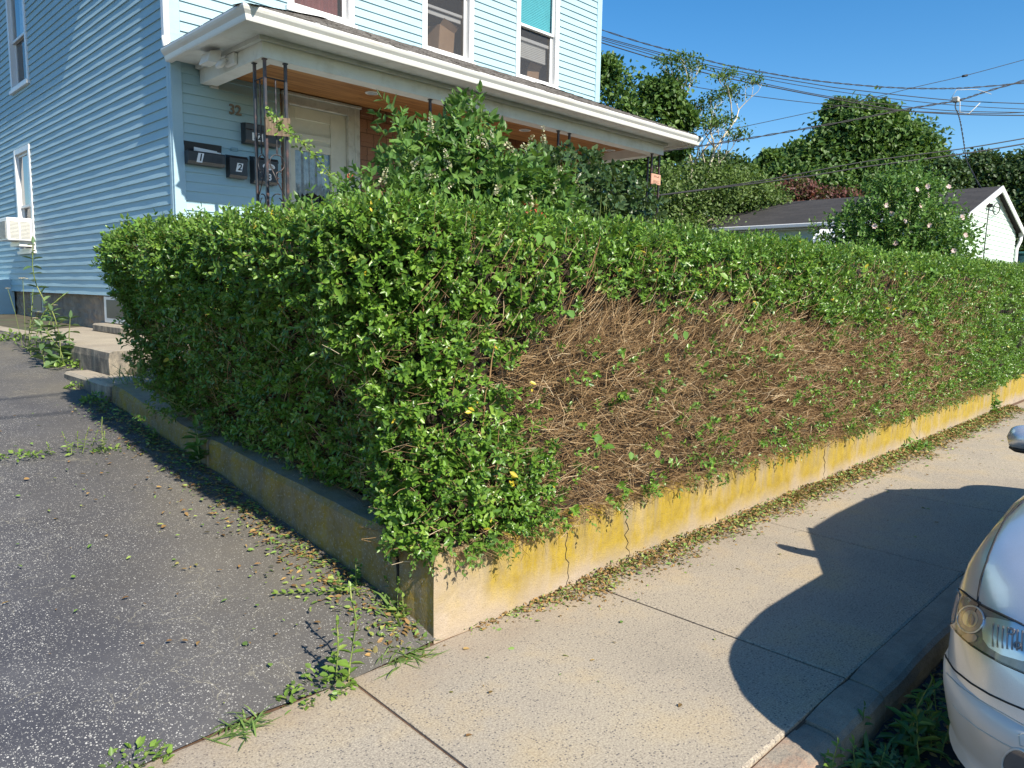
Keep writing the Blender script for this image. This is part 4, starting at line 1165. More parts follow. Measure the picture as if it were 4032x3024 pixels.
# a few thick older stems
for (x, z0_, z1_, dx) in ((2.95, 1.45, 1.82, .17), (3.12, 1.62, 1.88, .03), (2.45, .6, .95, -.02), (3.9, 1.3, 1.62, .2), (2.36, .9, 1.35, .03), (2.62, .5, .8, .05)):
    for q in range(3):
        f0, f1 = q/3, (q+1)/3; j = rng.normal(0, .008, 2)
        tw0.append(np.array([[x+dx*f0+j[0], YS+.075-.06*f0, z0_+(z1_-z0_)*f0]])); tw1.append(np.array([[x+dx*f1+j[1], YS+.075-.06*f1, z0_+(z1_-z0_)*f1+.01]])); twr.append(np.array([.0045])); twt.append(np.array([.4]))
P0 = np.concatenate(tw0); P1 = np.concatenate(tw1); rr = np.concatenate(twr); tt = np.concatenate(twt)
print('twigs', len(P0))
sticks('twigs', P0, P1, rr, rr*.6, tt, M['twig'], hedge, .07)

# ============================================================== leaf litter
n = 17000
x = rng.uniform(2.25, 13, n)**1; x = 2.25+(x-2.25)
wd = np.interp(x, [2.2, 2.55, 3.0, 4, 8, 13], [.05, .10, .22, .20, .26, .26])*(1+.35*wob2(x, x*.5, 3))
yo = np.abs(rng.normal(0, .45, n))*wd
P = np.stack([x, 2.53-yo, .004+.055*np.clip(1-yo/wd, 0, 1)*np.interp(x, [2.2, 2.9, 3.4, 13], [.05, .3, 1, 1])*rng.uniform(0, 1, n)], -1)
keep = rng.uniform(size=n) < np.interp(x, [2.25, 2.6, 2.9, 3.2, 13], [.08, .25, .8, 1, 1])
P = P[keep]; n = len(P)
A = unit(rng.normal(size=(n, 3))*np.array([1, 1, .28])); N = unit(np.array([0, 0, 1])+rng.normal(size=(n, 3))*.45)
L = rng.uniform(.008, .034, n)*np.interp(P[:, 0], [2, 6, 13], [.85, 1.1, 1.5])
lt = leaves('leaf_litter', P, A, N, L, L*.5, np.where(rng.uniform(size=n) < .66, rng.uniform(0, .5, n), rng.uniform(.55, .98, n)), M['litter'])
tag(lt, 'drift of dry and green leaves along the foot of the wall', kind='stuff')
# debris along the driveway side and scattered leaves
Q = []
for i in range(2600):
    y = rng.uniform(2.6, 6.9); d = abs(rng.normal(0, .13)); Q.append((2.06-d, y, drive_z(y)+.012))
for i in range(170):
    y = rng.uniform(2.6, 6.0); d = abs(rng.normal(0, .55)); Q.append((2.0-d, y, drive_z(y)+.008))
for i in range(150):
    x_ = rng.uniform(-1.5, 2); y = rng.uniform(2.6, 10); Q.append((x_, y, drive_z(y)+.006))
for i in range(110):
    x_ = rng.uniform(1.3, 9); y = 2.5-abs(rng.normal(0, .55)); 
    if y > 1.1: Q.append((x_, y, .006))
P = np.array(Q); n = len(P)
A = unit(rng.normal(size=(n, 3))*np.array([1, 1, .12])); N = unit(np.array([0, 0, 1])+rng.normal(size=(n, 3))*.3)
L = rng.uniform(.010, .040, n)
fl_ = leaves('fallen_leaves', P, A, N, L, L*rng.uniform(.35, .6, n), np.where(rng.uniform(size=n) < .5, rng.uniform(0, .5, n), rng.uniform(.55, 1, n)), M['litter'])
tag(fl_, 'small leaves scattered over the driveway and sidewalk', kind='stuff')

# ================================================================== weeds
def blades(name, P, D, L, W, T, mat, parent=None, curl=.5):
    """arching grass blades, three segments each"""
    m = len(P); D = unit(D); S = unit(np.cross(D, np.array([0, 0, 1.0])+rng.normal(size=(m, 3))*.05))
    vs = []
    for k, (t, w) in enumerate(((0, .7), (.35, 1), (.7, .75), (1, .08))):
        C = P+D*(L*t)[:, None]-np.array([0, 0, 1])*(curl*L*t*t)[:, None]
        C[:, 2] = np.maximum(C[:, 2], P[:, 2]+.004+.01*t)
        vs += [C+S*(W*w*.5)[:, None], C-S*(W*w*.5)[:, None]]
    V = np.stack(vs, 1).reshape(-1, 3); b = (np.arange(m)*8)[:, None]
    F = np.concatenate([b+np.array([[2*i, 2*i+1, 2*i+3, 2*i+2]]) for i in range(3)])
    return np_mesh(name, V, F, mat, parent, attrs={'tint': np.repeat(np.clip(T, 0, 1), 8)})
def grass_tuft(name, base, n, L, W, label, up=.6, spread=.03, curl=.5, mat='weed', cat='grass tuft'):
    o = empty(name, base, label, cat)
    b = np.array(base); a = rng.uniform(0, 2*math.pi, n)
    P = b+np.stack([rng.normal(0, spread, n), rng.normal(0, spread, n), np.full(n, -.005)], -1)
    D = np.stack([np.cos(a), np.sin(a), np.abs(rng.normal(up, .4, n))], -1)
    blades('blades', P, D, L*rng.uniform(.5, 1.2, n), W*rng.uniform(.7, 1.2, n), rng.normal(.5, .2, n), M[mat], o, curl)
    return o
def leafy_weed(name, base, stems, H, L, label, mat='weed', pairs=7, wide=.5, lean=(0, 0), cat='weed', spread=.02, tl=.35):
    o = empty(name, base, label, cat); b = np.array(base)
    p0, p1, Ps, As, Ns, Ls = [], [], [], [], [], []
    for i in range(stems):
        h = H*(1 if i == 0 else rng.uniform(.45, .95)); d = unit(np.array([lean[0]+rng.normal(0, .18 if i else .04), lean[1]+rng.normal(0, .18 if i else .04), 1.0]))
        s = b+np.array([rng.normal(0, spread), rng.normal(0, spread), 0])*(i > 0)
        cur = s
        for k in range(pairs):
            nx = cur+d*h/pairs; d = unit(d+rng.normal(size=3)*.07); p0.append(cur); p1.append(nx); cur = nx
            sz = L*(1.1-.7*k/pairs)*rng.uniform(.75, 1.2)
            a = k*2.4+rng.uniform(0, 1)
            for q in (a, a+math.pi*(.8+.4*rng.uniform())):
                dd_ = unit(np.array([math.cos(q), math.sin(q), tl+rng.normal(0, .25)])); Ps.append(nx-d*.01); As.append(dd_); Ns.append(np.array([0, 0, 1.0])+dd_*-.3+rng.normal(size=3)*.25); Ls.append(sz)
        Ps.append(cur); As.append(d); Ns.append(np.array([0, -1.0, .3])); Ls.append(L*.5)
    Ls = np.array(Ls)
    leaves('foliage', np.array(Ps), np.array(As), np.array(Ns), Ls, Ls*wide, rng.normal(.5, .2, len(Ls)), M[mat], o, droop=.22)
    r = .0035*H/.4+.001
    sticks('stem', np.array(p0), np.array(p1), min(r, .006), min(r, .006)*.85, rng.uniform(.2, .8, len(p0)), M['greentwig'], o)
    return o
def mat_weed(name, base, n, rad, L, label, mat='weed', h=.05, cat='weed'):
    o = empty(name, base, label, cat); b = np.array(base)
    q = rng.uniform(0, 2*math.pi, n); r = rad*np.sqrt(rng.uniform(0, 1, n))
    P = b+np.stack([r*np.cos(q)*1.3, r*np.sin(q), rng.uniform(0, 1, n)*h*(1.1-r/rad)], -1)
    A = unit(np.stack([np.cos(q), np.sin(q), rng.uniform(-.1, 1, n)], -1)+rng.normal(size=(n, 3))*.5); N = unit(np.array([0, 0, 1])+rng.normal(size=(n, 3))*.4)
    Ls = L*rng.uniform(.5, 1.2, n)
    leaves('foliage', P, A, N, Ls, Ls*.6, rng.normal(.5, .22, n), M[mat], o)
    return o
D = drive_z
leafy_weed('weed', (1.60, 2.50, .0), 2, .40, .055, 'leggy upright weed at the corner of driveway and sidewalk joint', pairs=9, wide=.55)
mat_weed('weed', (1.47, 2.535, .0), 170, .12, .032, 'low bright green clump beside the leggy weed', h=.10)
grass_tuft('crabgrass', (1.13, 2.50, .0), 60, .12, .008, 'flat crabgrass tuft on the driveway edge', .6, .035, .35)
mat_weed('weed', (.78, 2.55, .0), 150, .10, .03, 'low green clump nearest the bottom edge of the driveway', h=.05)
grass_tuft('crabgrass', (1.90, 2.55, .0), 95, .15, .008, 'spreading crabgrass in front of the wall corner', .5, .06, .45)
o = grass_tuft('grass', (2.02, 2.70, .01), 14, .34, .017, 'tall broad grass leaning on the corner of the wall', 1.6, .03, .45)
leafy_weed('weed', (2.03, 2.74, .02), 4, .22, .05, 'broad leaved weed climbing the wall corner', pairs=5, wide=.75, spread=.05)
mat_weed('weed', (1.93, 2.68, .02), 130, .15, .035, 'weedy clump among dead leaves at the wall corner', mat='litter', h=.05)
leafy_weed('weed', (2.00, 3.05, D(3.05)), 3, .14, .04, 'small dark clover like weed under the wall', mat='bushleaf', pairs=4, wide=.8, spread=.05)
# cut privet shoot lying on the asphalt
o = empty('cut_twig', (1.75, 3.05, D(3.05)), 'cut leafy twig lying on the asphalt near the wall', 'twig')
t = np.linspace(0, 1, 11); c = np.stack([1.66+.30*t, 3.20-.22*t, D(3.1)+.02+0*t], -1)
Pq = np.repeat(c, 2, 0); Aq = unit(np.array([-.6, .4, .3])+np.tile(np.array([[.5, .6, .1], [-.5, -.6, .2]]), (11, 1)))
leaves('foliage', Pq, Aq, np.tile(np.array([[0, 0, 1.]]), (22, 1))+rng.normal(size=(22, 3))*.3, .04, .018, rng.uniform(.6, .95, 22), M['weed'], o)
sticks('stem', c[:-1], c[1:], .002, .002, np.full(10, .5), M['greentwig'], o)
# weeds along the asphalt joint
for (x, y, lab, hh) in ((1.62, 5.58, 'thin weed with bare stalks in the asphalt joint near the wall', .22), (1.42, 5.62, 'sprig of weed in the middle of the asphalt joint', .14)):
    leafy_weed('weed', (x, y, D(y)), 4, hh, .035, lab, pairs=5, wide=.4, spread=.07)
mat_weed('weed', (1.16, 5.68, D(5.68)), 90, .12, .03, 'low weed strip at the left end of the asphalt joint', h=.03)
mat_weed('weed', (1.66, 5.54, D(5.54)), 60, .10, .03, 'low weed patch under the thin stalks of the asphalt joint', h=.03)
leafy_weed('dock_plant', (2.03, 4.95, D(4.95)+.03), 3, .26, .11, 'broad leaved plant growing up the driveway side of the wall', mat='bushleaf', pairs=4, wide=.55, spread=.03)
leafy_weed('weed', (2.0, 5.75, D(5.75)), 3, .08, .045, 'small dark weed at the foot of the wall midway', mat='bushleaf', pairs=3, wide=.6, spread=.05)
mat_weed('weed', (2.02, 6.95, D(6.95)), 140, .11, .04, 'green weed clump in front of the concrete step', h=.10)
mat_weed('weed', (2.03, 7.58, D(7.58)), 80, .09, .035, 'small weed at the far corner of the concrete step', h=.08)
grass_tuft('grass', (2.22, 6.85, .76), 40, .42, .007, 'thin dry grass at the far end of the hedge', 1.1, .10, .55)
grass_tuft('grass', (2.6, 7.35, .78), 20, .40, .008, 'arching grass between step and hedge', 1.0, .05, .6)
# tall weeds by the walkway
o = leafy_weed('wild_lettuce', (2.22, 8.85, .80), 1, 1.22, .17, 'tall blue green prickly weed by the walkway edge', 'paleweed', 17, .42, cat='weed', tl=.15)
leafy_weed('wild_lettuce', (2.18, 8.70, .78), 4, .55, .17, 'bushy lower blue green weed at the foot of the tall one', 'paleweed', 7, .42, cat='weed', spread=.10, tl=.15)
leafy_weed('goldenrod', (2.17, 9.55, .82), 3, .78, .085, 'feathery yellow green weed left of the tall blue green weed', 'weed', 20, .16, spread=.06)
mat_weed('weed', (2.25, 8.55, .76), 130, .16, .05, 'low weeds in the gap between walkway and asphalt', h=.10)
mat_weed('weed', (2.2, 10.6, .90), 140, .25, .06, 'low weeds along the far walkway edge', h=.14)
def flower_head(b, c, r, n=9):
    for i in range(n):
        q = i*2.4; rr = r*math.sqrt((i+.5)/n); b.disc((c[0]+rr*math.cos(q), c[1]+rr*math.sin(q), c[2]-.2*rr), (0, 0, 1), r*.28, r*.12, 8)
o = empty('wild_carrot', (2.2, 10.2, .86), 'lacy white flowered wild carrot by the walkway', 'flower')
p0, p1 = [], []; b = MB()
for (dx, dy, h, r) in ((.05, .15, .80, .05), (-.12, .1, .68, .028), (.10, -.25, .42, .022), (.22, -.45, .50, .025), (.0, -.5, .36, .03)):
    e = np.array([2.2+dx, 10.2+dy, .86+h]); p0 += [np.array([2.2+dx*.2, 10.2+dy*.2, .86]), np.array([2.2+dx*.6, 10.2+dy*.5, .86+h*.6])]; p1 += [p0[-1], e]
    flower_head(b, e, r)
sticks('stem', np.array(p0), np.array(p1), .004, .003, np.full(len(p0), .4), M['greentwig'], o); b.build('flower', M['spike'], o)
# kerb weeds in the shade of the car
leafy_weed('tree_seedling', (3.03, .80, -.15), 3, .26, .12, 'jagged leaved seedling by the kerb beside the car', 'bushleaf', 7, .30, spread=.05)
leafy_weed('tree_seedling', (3.22, .76, -.15), 2, .22, .12, 'second seedling nearer the car bumper', 'bushleaf', 6, .30, spread=.05)
grass_tuft('grass', (2.82, .86, -.15), 26, .24, .014, 'grass tuft growing at the end of the old kerb', 1.2, .05, .5)
mat_weed('weed', (2.78, .80, -.15), 200, .13, .03, 'small leaved weeds at the kerb corner', 'paleweed', .10)
leafy_weed('weed', (2.52, .905, -.10), 3, .16, .055, 'broad bright weed at the rust stained kerb', 'weed', 4, .6, spread=.05)
grass_tuft('grass', (2.30, .90, -.10), 14, .12, .010, 'short grass blades at the bottom of the kerb', 1.0, .03, .4)
leafy_weed('weed', (3.05, .70, -.15), 5, .20, .06, 'dark trailing weeds on the road under the car', 'bushleaf', 5, .4, spread=.16)
leafy_weed('vine', (12.08, 2.50, .0), 4, .42, .10, 'bright green vine in the gap of the retaining wall', 'vine', 6, .75, spread=.04)
mat_weed('weed', (8.55, 2.46, .03), 90, .16, .06, 'heap of fresh green clippings by the far wall', 'vine', .10)
n = 1400; P = np.stack([rng.uniform(2.5, 5, n), .92-np.abs(rng.normal(0, .16, n)), np.full(n, -.138)], -1); A = unit(rng.normal(size=(n, 3))*np.array([1, 1, .2]))
tag(leaves('dead_leaves', P, A, unit(np.array([0, 0, 1])+rng.normal(size=(n, 3))*.4), rng.uniform(.015, .045, n), .016, rng.uniform(0, .62, n), M['litter']), 'dead leaves lying in the gutter', kind='stuff')

# ================================================================= shrubs
def blob_points(n, c, r, shell=.35):
    d = unit(rng.normal(size=(n, 3))); q = 1-np.abs(rng.normal(0, shell, n)); q = np.clip(q, .1, 1.08)
    return np.array(c)+d*np.array(r)*q[:, None], d
def shrub(name, base, blobs, L, mat, label, stem_mat='greentwig', pairs=3, up=.5, cat='shrub', wide=.5, tint=.45, stemlen=.14):
    o = empty(name, base, label, cat); PP, AA, NN, LL, TT = [], [], [], [], []; s0, s1 = [], []
    for (c, r, n) in blobs:
        P, d = blob_points(n, c, r); P[:, 2] = np.maximum(P[:, 2], base[2])
        A = unit(d*.8+np.array([0, 0, up])+rng.normal(size=(n, 3))*.4); st = stemlen*rng.uniform(.6, 1.4, n)
        p, a, nn, sz = sprigs(P, A, pairs, st, L, .9)
        PP.append(p); AA.append(a); NN.append(nn); LL.append(sz*L); TT.append(np.tile(rng.normal(tint, .15, n), 2*pairs+1)+rng.normal(0, .08, len(p)))
        k = max(6, n//12); q = rng.choice(n, k, False); s1.append(P[q]); s0.append(np.array(base)+(P[q]-np.array(base))*np.array([.25, .25, 0])+rng.normal(size=(k, 3))*np.array([.05, .05, 0]))
    LL = np.concatenate(LL)
    leaves('foliage', np.concatenate(PP), np.concatenate(AA), np.concatenate(NN), LL, LL*wide, np.concatenate(TT), M[mat], o)
    S0, S1 = np.concatenate(s0), np.concatenate(s1)
    sticks('stems', S0, S1, .012, .005, rng.uniform(.1, .7, len(S0)), M[stem_mat], o, .06)
    return o
def spikes(o, pts, dirs, ln, r):
    P, A, L = [], [], []
    for p, d in zip(pts, dirs):
        d = unit(np.array(d, float)); m = 46
        t = rng.uniform(0, 1, m); q = rng.uniform(0, 6.28, m); u = unit(np.cross(d, [0.3, .2, 1])); w = np.cross(d, u)
        rad = r*(1-.6*t); x = u*np.cos(q)[:, None]+w*np.sin(q)[:, None]
        P.append(np.array(p)+d*(ln*t)[:, None]-d*(0*t)[:, None]+x*rad[:, None]*.5); A.append(unit(x+d*.3)); L.append(rad*1.3)
    P, A, L = np.concatenate(P), np.concatenate(A), np.concatenate(L)
    leaves('flower_spike', P, A, unit(rng.normal(size=P.shape)), L, L*.9, rng.uniform(0, 1, len(P)), M['spike'], o)
sh = shrub('flowering_shrub', (4.9, 5.3, .7), [((4.65, 5.25, 2.60), (.48, .50, .38), 210), ((4.18, 5.2, 2.60), (.30, .30, .28), 80), ((5.35, 5.25, 2.45), (.55, .45, .40), 200), ((4.85, 5.3, 2.08), (.90, .55, .48), 250),
      ((4.58, 5.2, 2.98), (.20, .2, .18), 40), ((5.8, 5.3, 2.36), (.34, .35, .32), 80), ((3.88, 5.2, 2.84), (.09, .10, .22), 18), ((4.75, 5.2, 3.16), (.15, .10, .07), 9)],
      .125, 'bushleaf', 'tall leafy green shrub with pale flower spikes in front of the porch', up=.35, stemlen=.17, wide=.46)
sp = [(4.55, 4.80, 2.80), (4.30, 4.85, 2.72), (4.92, 4.80, 2.85), (5.25, 4.85, 2.95), (4.62, 4.78, 2.50), (4.15, 4.9, 2.6), (5.55, 4.9, 2.78), (5.9, 5.0, 2.62), (5.05, 4.8, 2.35), (4.0, 4.95, 2.85), (5.3, 4.8, 2.5), (4.75, 4.85, 2.9), (5.75, 4.95, 2.42), (4.4, 4.8, 2.9)]
spikes(sh, sp, [(rng.normal(0, .35), -.35, .9 if rng.uniform() < .7 else -.4) for _ in sp], .17, .022)
shrub('dark_shrub', (7.0, 5.9, .8), [((6.55, 5.7, 2.75), (.75, .5, .42), 330), ((7.6, 5.9, 2.62), (.75, .5, .40), 330), ((7.1, 5.8, 2.15), (1.25, .55, .5), 420), ((8.25, 6.0, 2.35), (.42, .4, .42), 150)],
      .095, 'lilac', 'dense dark olive shrub in front of the porch right half', up=.15, wide=.72, stemlen=.12)
lw = shrub('garden_weeds', (3.6, 5.3, .7), [((3.45, 4.9, 2.18), (.35, .25, .26), 110), ((3.85, 5.0, 2.28), (.30, .25, .28), 90), ((3.1, 5.0, 2.05), (.3, .2, .18), 60), ((3.75, 4.95, 2.52), (.10, .10, .12), 14)],
      .085, 'bushleaf', 'leafy green weeds rising behind the hedge in front of the door', up=.6)
spikes(lw, [(3.72, 4.85, 2.55), (3.80, 4.8, 2.48), (4.05, 4.85, 2.42), (3.45, 4.85, 2.40)], [(.4, -.2, .5), (.6, -.2, .1), (.5, -.2, .3), (.3, 0, .8)], .13, .020)
# climbing rose cane arching to the board
o = empty('climbing_rose', (4.1, 6.25, .8), 'thorny rose cane arching up to the wooden board on the porch post', 'rose')
cane = np.array([[4.25, 6.2, .8], [4.2, 6.2, 1.6], [4.05, 6.22, 2.25], [3.95, 6.25, 2.55], [3.80, 6.3, 2.74], [3.62, 6.35, 2.92], [3.45, 6.4, 3.02], [3.36, 6.42, 3.12]])
t = np.linspace(0, 7, 36); C = np.stack([np.interp(t, range(8), cane[:, k]) for k in range(3)], -1)
sticks('stem', C[:-1], C[1:], .006, .006, np.full(35, .5), M['greentwig'], o)
P = np.repeat(C[14:], 9, 0); n = len(P); P = P+rng.normal(size=(n, 3))*.035
leaves('foliage', P, unit(rng.normal(size=(n, 3))+np.array([0, -.3, -.3])), unit(np.array([0, -.5, 1])+rng.normal(size=(n, 3))*.5), rng.uniform(.03, .06, n), .028, rng.normal(.5, .2, n), M['weed'], o)
for c in ((3.98, 6.1, 2.62), (3.55, 4.95, 2.33), (3.30, 5.0, 2.24), (3.38, 5.02, 2.27)):
    m = 22; d = unit(rng.normal(size=(m, 3)))
    leaves('blossom', np.array(c)+d*.012, d, unit(rng.normal(size=(m, 3))), .03, .026, rng.uniform(.2, 1, m), M['rose'], o)
# red flowers low in the shrub gap
m = 40; P = np.array([5.05, 4.75, 2.28])+rng.normal(size=(m, 3))*np.array([.05, .03, .05])
o = empty('red_flower', (5.05, 4.75, 2.2), 'deep red flower low in the shrub above the hedge', 'flower')
leaves('petals', P, unit(rng.normal(size=(m, 3))), unit(rng.normal(size=(m, 3))), .05, .035, rng.uniform(0, .4, m), M['rose'], o)
# rose of sharon
rx, ry = 13.75, 4.50
o = shrub('hibiscus_bush', (rx, ry, .7), [((rx, ry, 2.75), (.92, .90, .72), 1000), ((rx-.5, ry+.45, 2.45), (.62, .6, .60), 420), ((rx+.6, ry-.5, 2.45), (.60, .55, .55), 420), ((rx, ry, 2.0), (1.0, .95, .5), 500), ((rx+.1, ry, 3.36), (.62, .6, .30), 230), ((rx-1.0, ry+.95, 2.55), (.10, .10, .25), 14)],
      .085, 'bushleaf', 'rounded green hibiscus bush with pale pink flowers behind the hedge', up=.9, wide=.6, stemlen=.20, tint=.5)
f = 0
for (dx, dz) in ((-.15, 3.3), (.02, 3.36), (-.52, 2.92), (-.20, 2.62), (-.78, 2.72), (.62, 2.88), (.36, 3.35), (-.42, 2.45), (.55, 2.35), (-.06, 3.05), (.1, 2.75), (-.62, 3.05), (.05, 3.22), (-.3, 2.8), (.7, 2.6)):
    k = .70; c = np.array([rx+dx*k-.42, ry-dx*k-.50, dz]); m = 7
    q = np.arange(m)*2*math.pi/m; ax = unit(np.array([-.6, -.8, .3])+rng.normal(size=3)*.3); u = unit(np.cross(ax, [0, 0, 1])); w = np.cross(ax, u)
    d = u*np.cos(q)[:, None]+w*np.sin(q)[:, None]+ax*.6
    leaves('flower', np.tile(c, (m, 1)), unit(d), np.tile(ax, (m, 1)), .052, .045, rng.uniform(.1, 1, m), M['petal'], o)

# ================================================================== trees
def tree(name, base, top, blobs, L, mat, label, trunk_r=.15, bark='bark', n_per=900, group='trees behind the houses', cat='tree', sparse=1.0, flat=False):
    """blobs: (centre, radii) of the crown's masses"""
    o = empty(name, base, label, cat, group); base = np.array(base, float)
    b = MB(); tb = MB()
    trunk_top = np.array(top, float)
    pts = [base+(trunk_top-base)*t+np.array([.25*lat(t*3+base[0]), .25*lat(t*4+base[1]), 0])*t for t in np.linspace(0, 1, 7)]
    tb.tube(pts, [trunk_r*(1-.75*t) for t in np.linspace(0, 1, 7)], 8)
    PP, AA, NN, TT = [], [], [], []
    for (c, r) in blobs:
        c = np.array(c, float); r = np.array(r, float)
        hub = pts[4]+(pts[6]-pts[4])*rng.uniform()
        tb.tube([hub, (hub+c)/2+rng.normal(size=3)*.2, c], [trunk_r*.35, trunk_r*.22, trunk_r*.08], 5)
        nc = max(6, int(n_per/30)); cc, dirs = blob_points(nc, c, r*.92, .22)
        cs = np.mean(r)*.24
        for k in range(nc):
            m = 30; q = rng.normal(size=(m, 3))*cs*np.array([1, 1, .7]); t0 = rng.normal(.45, .16)
            PP.append(cc[k]+q); AA.append(unit(rng.normal(size=(m, 3))+dirs[k]*.5+np.array([0, 0, -.2]))); NN.append(unit(dirs[k]*.7+np.array([0, 0, .8])+rng.normal(size=(m, 3))*.55)); TT.append(rng.normal(t0, .10, m))
    P = np.concatenate(PP); n = len(P)
    LL = L*rng.uniform(.6, 1.25, n)
    leaves('crown', P, np.concatenate(AA), np.concatenate(NN), LL, LL*.62, np.concatenate(TT), M[mat], o)
    tb.build('trunk', M[bark], o)
    return o
G = lambda x, y: yard(x, y)
# green tree right of the house corner
tree('oak_tree', (20.8, 15.8, 1), (21.0, 15.7, 7.0), [((20.9, 16.0, 8.0), (1.2, 1.2, 1.1)), ((21.5, 15.3, 7.0), (1.3, 1.2, .9)), ((20.6, 16.4, 6.5), (1.1, 1.0, 1.0)), ((21.9, 14.8, 8.1), (.7, .6, .55)), ((22.3, 14.3, 7.4), (.45, .4, .3)), ((21.3, 15.5, 5.6), (1.2, 1.2, .9)), ((22.2, 14.5, 6.5), (.5, .5, .35)), ((20.4, 16.3, 8.9), (.5, .6, .4))],
     .17, 'tree', 'bright green leafy tree rising beside the house corner', .10, n_per=2600)
# sparse pale-trunked trees
def bare_tree(base, label, pts, seed, leafpads):
    o = empty('dying_tree', base, label, 'tree', 'trees behind the houses')
    rs = random.Random(seed); b = MB(); tips = []
    def grow(p, d, ln, r, dep):
        n = 5; P = [p]
        for i in range(n):
            d = (d+Vector((rs.gauss(0, .10), rs.gauss(0, .10), rs.gauss(.03, .06)))).normalized(); p = p+d*ln/n; P.append(p)
        b.tube(P, [r*(1-.45*i/n) for i in range(n+1)], 6 if r > .03 else 4, cap=False)
        if dep == 0: tips.append(p); return
        for i in range(rs.choice((2, 2, 3))):
            a = Vector((rs.gauss(0, .55), rs.gauss(0, .55), rs.uniform(.1, .55)))
            grow(P[-1 if i < 2 else 3], (d*.75+a).normalized(), ln*rs.uniform(.55, .8), r*.58, dep-1)
    main = [Vector((p[0]*1.2, p[1]*1.2, 1.6+(p[2]-1.6)*1.2)) for p in pts]; o.location = (main[0].x, main[0].y, main[0].z)
    b.tube(main, [.075-.045*i/(len(main)-1) for i in range(len(main))], 8)
    for i in range(2, len(main)):
        for _ in range(2):
            grow(main[i], Vector((rs.gauss(.15, .6), rs.gauss(-.15, .6), rs.uniform(.4, 1))).normalized(), .80, .034, 3)
    b.build('branches', M['palebark'], o)
    tp = [t for t in tips if rs.random() < leafpads]
    P = np.concatenate([np.array(t)+rng.normal(size=(44, 3))*np.array([.20, .20, .07]) for t in tp]); n = len(P)
    leaves('crown', P, unit(rng.normal(size=(n, 3))), unit(np.array([0, 0, 1])+rng.normal(size=(n, 3))*.4), .12*rng.uniform(.6, 1.2, n), .065, rng.normal(.5, .18, n), M['tree'], o)
bare_tree((19.0, 12.1, 1), 'thin pale trunked tree with sparse leaf tufts, left of the pair', [(19.0, 12.1, 1), (19.05, 12.1, 4.0), (19.25, 11.95, 5.2), (19.05, 12.15, 6.0), (18.85, 12.3, 6.7)], 5, .50)
bare_tree((19.3, 11.8, 1), 'thin pale tree with crooked bare branches, right of the pair', [(19.35, 11.75, 1), (19.3, 11.8, 4.0), (19.5, 11.6, 5.0), (19.62, 11.48, 5.7), (19.95, 11.15, 6.4)], 11, .42)
tree('background_tree', (26.5, 16, 1), (26.5, 16, 5), [((25.6, 16.8, 5.9), (1.5, 1.4, 1.3)), ((26.9, 15.5, 6.2), (1.1, 1.0, .8)), ((26.3, 16.0, 4.6), (2.0, 1.8, 1.3)), ((24.2, 18.0, 5.6), (1.6, 1.5, 1.5))],
     .20, 'treedark', 'dark green tree behind the pale trunks', .11, n_per=3500)
tree('olive_shrub', (21.6, 12.4, 1), (21.6, 12.4, 4), [((20.6, 13.4, 4.7), (1.1, 1.0, .8)), ((21.6, 12.7, 4.95), (1.1, 1.0, .75)), ((22.9, 12.4, 4.9), (.9, .9, .7)), ((23.8, 12.0, 4.6), (.8, .8, .6)), ((21.3, 12.8, 3.4), (1.7, 1.6, .9)), ((19.7, 14.0, 3.9), (.9, .9, 1.0)), ((22.9, 12.6, 3.5), (.9, .8, .8)), ((18.9, 13.2, 3.0), (.9, .8, .8)), ((20.2, 12.9, 3.2), (.9, .8, .8))],
     .11, 'treeolive', 'olive green bushy thicket between porch and grey roof', .085, n_per=3000, cat='shrub')
tree('big_tree', (36.5, 14.3, 1.5), (36.5, 14.3, 7.5), [((36.6, 14.3, 8.9), (1.7, 1.7, 1.4)), ((35.3, 15.5, 7.7), (1.4, 1.4, 1.0)), ((38.0, 12.8, 8.5), (1.7, 1.6, 1.2)), ((34.3, 16.5, 7.0), (1.2, 1.2, .8)), ((37.4, 13.3, 7.2), (2.3, 2.2, 1.2)), ((35.3, 15.4, 6.4), (2.6, 2.4, 1.3)), ((37.2, 13.5, 9.7), (.9, .9, .6)), ((36.1, 14.7, 10.0), (.6, .6, .5)), ((38.8, 12.0, 7.6), (1.2, 1.2, .8)), ((33.9, 16.9, 7.7), (.55, .55, .45)), ((33.0, 17.6, 6.6), (1.0, 1.0, .8))],
     .24, 'tree', 'large rounded green tree against the sky behind the grey roof', .115, n_per=8500)
tree('maple_tree', (26.7, 11.5, 1.2), (26.7, 11.5, 4.4), [((26.2, 12.0, 5.15), (.8, .8, .50)), ((27.3, 10.9, 4.95), (.9, .8, .38)), ((25.9, 12.2, 4.65), (.9, .8, .4)), ((26.8, 11.4, 4.6), (1.1, .9, .4))],
     .13, 'redleaf', 'dark red leaved maple behind the grey roof ridge', .10, n_per=2000)
